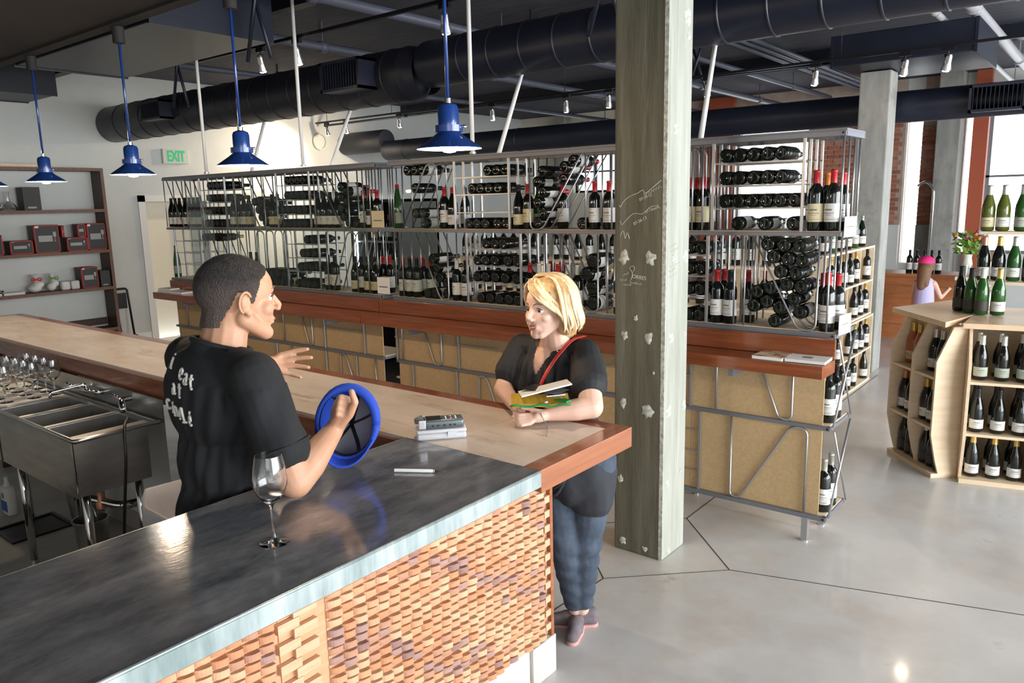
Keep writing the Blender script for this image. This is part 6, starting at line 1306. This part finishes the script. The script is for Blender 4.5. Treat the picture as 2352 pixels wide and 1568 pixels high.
# ---------------------------------------------------------------- the woman
wo = thing('person', 'smiling blond woman in a black draped top leaning on the bar', 'person', (-1.75, 2.5, 0)); O = Vector((-1.75, 2.5, 0))
Rw = frame((-.16, -.98, -.08)); HC2 = Vector((-1.712, 2.368, 1.505)); ws = 1.02
hit, HQ = head_items(HC2, Rw, ws, True)
sR, sL = Vector((-1.905, 2.45, 1.305)), Vector((-1.60, 2.45, 1.310)); nw = Vector((-1.745, 2.435, 1.335))
eL, wL = Vector((-1.475, 2.30, 1.152)), Vector((-1.585, 2.185, 1.135)); eR, wR = Vector((-1.915, 2.33, 1.152)), Vector((-1.765, 2.205, 1.142))
its = list(hit) + [('c', nw, HQ(0, -.02, -.06), .05, .046), ('c', sR, sL, .045, .045), ('e', Vector((-1.752, 2.425, 1.22)), (.135, .085, .12)), ('c', sR, eR, .048, .040), ('c', eR, wR, .038, .025), ('c', sL, eL, .050, .044), ('c', eL, eL + (wL - eL) * .4, .043, .041), ('c', eL + (wL - eL) * .4, wL, .041, .026),
        ('c', (-1.62, 2.54, .82), (-1.655, 2.53, .48), .085, .058), ('c', (-1.655, 2.53, .48), (-1.758, 2.66, .09), .046, .030), ('c', (-1.79, 2.50, .82), (-1.712, 2.46, .48), .085, .058), ('c', (-1.712, 2.46, .48), (-1.785, 2.64, .09), .046, .030)]
wf = [(-1.651, 2.094, 1.142), (-1.646, 2.082, 1.131), (-1.636, 2.074, 1.121), (-1.622, 2.072, 1.114)]; wt = [(-1.676, 2.094, 1.147), (-1.672, 2.081, 1.136), (-1.660, 2.072, 1.124), (-1.642, 2.068, 1.112)]
wk = [(-1.634, 2.120, 1.139), (-1.628, 2.112, 1.130), (-1.620, 2.106, 1.122), (-1.610, 2.104, 1.115)]
its += hand_items(wL, (-1.605, 2.14, 1.13), wk, wf, wt, [(-1.615, 2.150, 1.148), (-1.640, 2.140, 1.158), (-1.662, 2.125, 1.160)], .88, .014)
rk = [(-1.712, 2.150, 1.152), (-1.708, 2.145, 1.141), (-1.704, 2.142, 1.130), (-1.700, 2.142, 1.120)]; rm = [(-1.688, 2.140, 1.160), (-1.682, 2.136, 1.146), (-1.680, 2.134, 1.133), (-1.680, 2.135, 1.121)]; rt = [(-1.668, 2.146, 1.156), (-1.662, 2.142, 1.143), (-1.664, 2.140, 1.131), (-1.668, 2.138, 1.121)]
its += hand_items(wR, (-1.735, 2.175, 1.142), rk, rm, rt, [(-1.722, 2.175, 1.160), (-1.695, 2.165, 1.172), (-1.672, 2.155, 1.168)], .88, .014)
wb_ = body('body', rel(its), 'skin2', wo, .0042, 3); eyes(lambda x, y, z: HQ(x, y, z) - O, Rw, ws, wb_)
q = lambda x, y, z: HQ(x, y, z) - O
mk('lips', tube(B(), [q(-.027, .081, -.056), q(-.010, .0925, -.0620), q(.010, .0925, -.0620), q(.027, .081, -.056)], [.0015, .0036, .0036, .0015], 8), 'lip', wb_, True); mk('lips', tube(B(), [q(-.025, .0815, -.0585), q(-.010, .0915, -.0735), q(.010, .0915, -.0735), q(.025, .0815, -.0585)], [.0015, .004, .004, .0015], 8), 'lip', wb_, True); mk('teeth', tube(B(), [q(-.019, .0860, -.0610), q(0, .0935, -.0675), q(.019, .0860, -.0610)], [.0022, .0034, .0022], 8), 'teeth', wb_, True)
# blouse
bl = [('e', Vector((-1.752, 2.43, 1.20)), (.158, .112, .13)), ('e', Vector((-1.70, 2.40, 1.17)), (.075, .085, .085)), ('e', Vector((-1.81, 2.40, 1.17)), (.075, .085, .085)), ('e', Vector((-1.745, 2.455, 1.05)), (.142, .108, .14)), ('c', sR, sL, .056, .056), ('c', nw + Vector((-.05, .02, -.015)), sR, .05, .055), ('c', nw + Vector((.05, .02, -.015)), sL, .05, .055),
      ('c', sR, sR + (eR - sR) * .58, .060, .070), ('c', sL, sL + (eL - sL) * .58, .060, .072), ('c', nw + Vector((-.06, .005, -.01)), nw + Vector((-.045, -.05, -.10)), .05, .05), ('c', nw + Vector((.06, .005, -.01)), nw + Vector((.045, -.05, -.10)), .05, .05), ('c', sR, sR + Vector((-.035, -.01, -.085)), .056, .066), ('c', sR + Vector((-.03, -.01, -.05)), sR + Vector((-.035, -.02, -.12)), .062, .060), ('c', sL, sL + Vector((.03, -.01, -.085)), .057, .067), ('c', sL + Vector((.03, -.01, -.05)), sL + Vector((.035, -.02, -.125)), .062, .062), ('c', sL + Vector((0, -.02, -.10)), sL + Vector((-.06, -.01, -.2)), .05, .05), ('c', sR + Vector((0, -.02, -.10)), sR + Vector((.06, -.01, -.2)), .05, .05)]
def pleat(v):
    w = v + O
    if w.z < .98 or abs(w.x + 1.75) > .125: return v
    d = w - Vector((-1.75, 2.46, w.z)); fr = max(0, min(1, -d.y * 10)); k = .0075 * math.sin((w.x + 1.75) * 150 + (w.z - 1.2) * 8 * (1 if w.x > -1.75 else -1)) * fr * max(0, min(1, (1.34 - w.z) * 9)); return v + Vector((0, -1, 0)) * k
b_ = body('blouse', rel(bl), 'blouse', wo, .0042, 4, pleat)
vx = Vector((-1.752, 2.33, 1.225))
def vneck(c):
    w = c + O
    if w.z > 1.335 and (w - Vector((-1.745, 2.43, 1.37))).length < .058: return True
    if w.y > 2.42: return False
    return w.z > 1.215 and abs(w.x + 1.750) < (w.z - 1.215) * .36
trim_(b_, vneck)
for v_ in b_.data.vertices:      # straighten the cut edge of the neckline
    w = v_.co + O; lim = (w.z - 1.215) * .36
    if w.y < 2.42 and w.z > 1.215 and abs(w.x + 1.750) - lim < .0045: v_.co.x = -1.750 + math.copysign(lim, w.x + 1.750) - O.x
tu = body('tunic', rel([('e', (-1.72, 2.50, .96), (.150, .125, .13), ), ('e', (-1.695, 2.52, .80), (.165, .145, .16)), ('c', (-1.76, 2.50, .80), (-1.765, 2.50, .70), .11, .10), ('c', (-1.63, 2.53, .80), (-1.625, 2.53, .70), .11, .10)]), 'tunic', wo, .008, 4, lambda v: v + Vector((v.x + .0, v.y, 0)).normalized() * .005 * math.sin(math.atan2(v.y, v.x) * 9 + v.z * 12)); trim_(tu, lambda c: c.z < .635)
for k, (x0, x1, zz) in enumerate(((-1.80, -1.60, .93), (-1.78, -1.62, .90))): mk('tunic_fold', tube(B(), [(Vector((x0 + (x1 - x0) * t_, 2.385 - .02 * math.sin(t_ * PI) + .05 * k * 0, zz - .16 * math.sin(t_ * PI)))) - O for t_ in [i / 12 for i in range(13)]], .008, 8), 'tunic', tu, True)
jn = body('jeans', rel([('c', (-1.62, 2.54, .84), (-1.655, 2.53, .48), .096, .068), ('c', (-1.655, 2.53, .48), (-1.753, 2.655, .14), .066, .050), ('c', (-1.79, 2.50, .84), (-1.712, 2.46, .48), .096, .068), ('c', (-1.712, 2.46, .48), (-1.780, 2.628, .14), .064, .050), ('e', (-1.70, 2.52, .86), (.16, .12, .12))]), 'denim', wo, .007, 2, lambda v: v + Vector((v.x + .04, v.y, 0)).normalized() * (.004 * math.sin(v.z * 60 + v.x * 30) if v.z < .55 else .0015 * math.sin(v.z * 45)))
def shoe(nm, heel, toe, lb):
    heel, toe = Vector(heel), Vector(toe); d = (toe - heel); m_ = heel + d * .5
    o = body(nm, rel([('c', heel + Vector((0, 0, .038)), heel + d * .55 + Vector((0, 0, .036)), .030, .036), ('c', heel + d * .5 + Vector((0, 0, .034)), toe + Vector((0, 0, .028)) - d.normalized() * .03, .037, .027), ('c', heel + Vector((0, 0, .06)), heel + d * .2 + Vector((0, 0, .055)), .030, .030)]), 'suede', wo, .005, 3, lambda v: Vector((v.x, v.y, max(v.z, .012))))
    body('sole', rel([('c', heel + Vector((0, 0, .0)), heel + d * .55, .031, .038), ('c', heel + d * .5, toe - d.normalized() * .028, .038, .029)]), 'sole', o, .005, 2, lambda v: Vector((v.x, v.y, min(max(v.z, .001), .014))))
shoe('shoe', (-1.800, 2.70, 0), (-1.712, 2.50, 0), ''); shoe('shoe', (-1.735, 2.70, 0), (-1.90, 2.575, 0), '')
# strap
mk('bag_strap', tube(B(), rpath([(-1.635 + 1.75, 2.50 - 2.5, 1.372), (-1.640 + 1.75, 2.42 - 2.5, 1.372), (-1.665 + 1.75, 2.345 - 2.5, 1.31), (-1.700 + 1.75, 2.300 - 2.5, 1.225), (-1.745 + 1.75, 2.312 - 2.5, 1.12)], .05), .0105, 8, .22), 'strap', wo, True)
for k in range(2): lathe(bm := B(), [(0, .003), (.0028, .002), (.003, 0)], 10, Matrix.Translation((-1.654 + 1.75 + k * -.008, 2.372 - 2.5 - k * .02, 1.352 - k * .02)) @ Matrix.Rotation(PI / 2.4, 4, 'X')); mk('rivet', bm, 'capg', wo, True)
# bob of blond hair, made of many locks
M['blond'] = mat('blond hair', (.62, .45, .24), .38, 0, (.90, .76, .52), 22, (3, 3, .6), bump=.2, bscale=120, spec=.6)
M['blondk'] = mat('darker blond roots', (.36, .20, .08), .4, 0, (.62, .42, .20), 20, (3, 3, .6), spec=.6)
base = body('hair', rel([('e', HQ(0, -.020, .030), (.083 * ws, .100 * ws, .088 * ws), Rw), ('c', HQ(0, -.05, .0), HQ(0, -.062, -.085), .078 * ws, .066 * ws), ('c', HQ(.055, -.03, -.0), HQ(.062, -.02, -.08), .038, .036), ('c', HQ(-.055, -.03, -.0), HQ(-.062, -.02, -.08), .038, .036)]), 'blondk', wo, .006, 3)
def hcut(c):
    p = Rw.inverted() @ (c + O - HC2) / ws
    return (p.y > .045 and p.z < .06) or (p.y > .02 and p.z < -.0 and abs(p.x) < .05) or (p.y > .03 and p.z < .035)
trim_(base, hcut)
rng = random.Random(5); bmA, bmB = B(), B()
def lock(P, r0, w=1.0):
    P = [HQ(*p) - O for p in P]; n = len(P); out = []
    for i in range((n - 1) * 4 + 1):   # Catmull-Rom
        s = i / 4; k = min(int(s), n - 2); t_ = s - k; a, b, c, d = P[max(k - 1, 0)], P[k], P[k + 1], P[min(k + 2, n - 1)]
        out.append(.5 * ((2 * b) + (c - a) * t_ + (2 * a - 5 * b + 4 * c - d) * t_ ** 2 + (3 * b - a - 3 * c + d) * t_ ** 3))
    m_ = len(out); tube(bmA if rng.random() < .68 else bmB, out, [r0 * (.55 + .6 * math.sin(PI * min(1, i / m_ * 1.15))) * (1 if i < m_ - 3 else .35) for i in range(m_)], 7, .55)
px_ = .022  # the parting lies on her right side
for i in range(86):
    a = math.radians(-112 + 224 * (i + rng.uniform(-.4, .4)) / 86)        # 0 = back of the head
    sx, sy = math.sin(a), -math.cos(a); j = lambda s: rng.uniform(-s, s)
    st = (px_ + j(.012), .035 - .075 * abs(math.cos(a / 1.6)) + j(.01), .113 + j(.002)); drop = -.115 + j(.014) + .02 * abs(sx)
    rr = .094 + j(.004); ry = .106
    lock([st, (sx * .055 + px_ * .4, -.018 + sy * .065, .104), (sx * rr * .93, -.018 + sy * ry * .95, .055), (sx * (rr + .004), -.020 + sy * (ry + .003), -.005), (sx * (rr + .016 + j(.007)), -.024 + sy * (ry + .008), -.065), (sx * (rr + .006 + j(.012)), -.020 + sy * (ry + .002 + j(.008)), drop)], .0095)
for i in range(26):   # fringe swept over the forehead
    k = i / 25; j = lambda s: rng.uniform(-s, s)
    lock([(px_ + .006, .062 - .06 * k, .106 + j(.002)), (-.006 - .012 * k + j(.003), .094 - .058 * k, .078 + .014 * k + j(.002)), (-.044 - .012 * k, .088 - .058 * k, .040 + .012 * k + j(.003)), (-.074 - .008 * k, .062 - .050 * k, .004 + j(.004)), (-.093 + j(.003), .030 - .036 * k, -.030 - .02 * k), (-.100 + j(.006), .006 - .028 * k, -.085 + j(.012))], .0075)
for i in range(16):
    k = i / 15; j = lambda s: rng.uniform(-s, s)
    lock([(px_ + .006, .052 - .05 * k, .108), (.050 + j(.003), .066 - .045 * k, .082), (.076, .048 - .035 * k, .040), (.088, .028 - .03 * k, -.01), (.090 + j(.004), .018 - .03 * k, -.055), (.078 + j(.006), .018 - .03 * k, -.092 + j(.012))], .0075)
for i in range(40):   # locks over the crown
    a = math.radians(-150 + 300 * i / 39); j = lambda s: rng.uniform(-s, s)
    lock([(px_, .03, .114), (px_ * .6 + math.sin(a) * .03, .0 - math.cos(a) * .035, .114), (math.sin(a) * .062, -.02 - math.cos(a) * .07, .092), (math.sin(a) * .084, -.02 - math.cos(a) * .098, .045), (math.sin(a) * .090, -.02 - math.cos(a) * .106, .0)], .0085) if abs(a) < 1.75 else None
mk('hair_lock', bmA, 'blond', base, True); mk('hair_lock', bmB, 'blondk', base, True)
# pouch, tablet, cord
def slab(name, label, cat, c, u, v, hu, hv, th, m, bend=0):
    u = Vector(u).normalized(); v = Vector(v); v = (v - u * v.dot(u)).normalized(); n = u.cross(v)
    t = thing(name, label, cat, c); bm = B()
    if bend:
        N = 10; top = [[bm.verts.new(u * (hu * (2 * i / N - 1)) + v * s * hv * (1 + .05 * math.sin(i * 2.1)) + n * (bend * math.sin(i * .9 + s) + th * q)) for i in range(N + 1)] for s in (-1, 1) for q in (0, 1)]
        a0, a1, b0, b1 = top
        for i in range(N):
            for A, B2 in ((a0, b0), (b1, a1), (a1, a0), (b0, b1)): bm.faces.new((A[i], A[i + 1], B2[i + 1], B2[i]))
        bm.faces.new((a0[0], b0[0], b1[0], a1[0])); bm.faces.new((a0[N], a1[N], b1[N], b0[N])); bmesh.ops.recalc_face_normals(bm, faces=bm.faces)
        o = mk(name + '_body', bm, m, t)
    else:
        box(bm, -hu, hu, -hv, hv, 0, th, min(.003, th * .4)); o = mk(name + '_body', bm, m, t, 'auto')
        o.matrix_local = Matrix(((u.x, v.x, n.x, 0), (u.y, v.y, n.y, 0), (u.z, v.z, n.z, 0), (0, 0, 0, 1)))
    return t, o, u, v, n
U_ = (.172, .138, .010); V_ = (-.25, .33, .10)
t, o, u, v, n = slab('felt_pouch', 'mustard felt pouch with green edging in the hands of the woman', 'pouch', (-1.606, 2.160, 1.184), (.172, .138, -.0), V_, .104, .040, .012, 'mustard', .003)
mk('green_edging', tube(B(), [u * (.108 * (2 * i / 12 - 1)) - v * .041 + n * (.006 + .004 * math.sin(i * 1.3)) for i in range(13)], .0042, 6), 'greenfelt', t, True); bxo('green_corner', -.02, .03, -.01, .02, .0, .006, 'greenfelt', t).location = u * .075 - v * .022 + n * .012
lathe_o('pearl_button', [(0, .005), (.006, .004), (.007, .0), (0, -.001)], 'teeth', t, 14, tuple(u * .02 - v * .036 + n * .016))
t2, o2, u, v, n = slab('tablet', 'thin white edged tablet lying tilted on the felt pouch', 'tablet', (-1.598, 2.180, 1.2285), (.14, .145, .040), (-.50, .66, -.03), .094, .050, .006, 'alu'); o2.data.materials[0] = M['white']
sc_ = mk('screen', box(B(), -.080, .080, -.044, .044, -.0006, -.0001), 'black', t2); sc_.matrix_local = o2.matrix_local
t3, o3, *_ = slab('phone', 'slim silver phone under the tablet edge', 'phone', (-1.560, 2.190, 1.2075), (.14, .145, .01), (-.45, .55, .0), .035, .018, .006, 'alu')
o = mk('pouch_cord', tube(B(), rpath([(-1.588, 2.138, 1.150), (-1.572, 2.135, 1.125), (-1.560, 2.140, 1.103), (-1.520, 2.085, 1.1025), (-1.500, 2.050, 1.1025)], .02), .0015, 6), 'labt', None, True); tag(o, 'thin brown cord dangling from the pouch onto the stone bar', 'cord')

for o in list(bpy.data.objects):
    if o.get('label') and not (4 <= len(o['label'].split()) <= 16): print('LABEL LEN', o.name, o['label'])
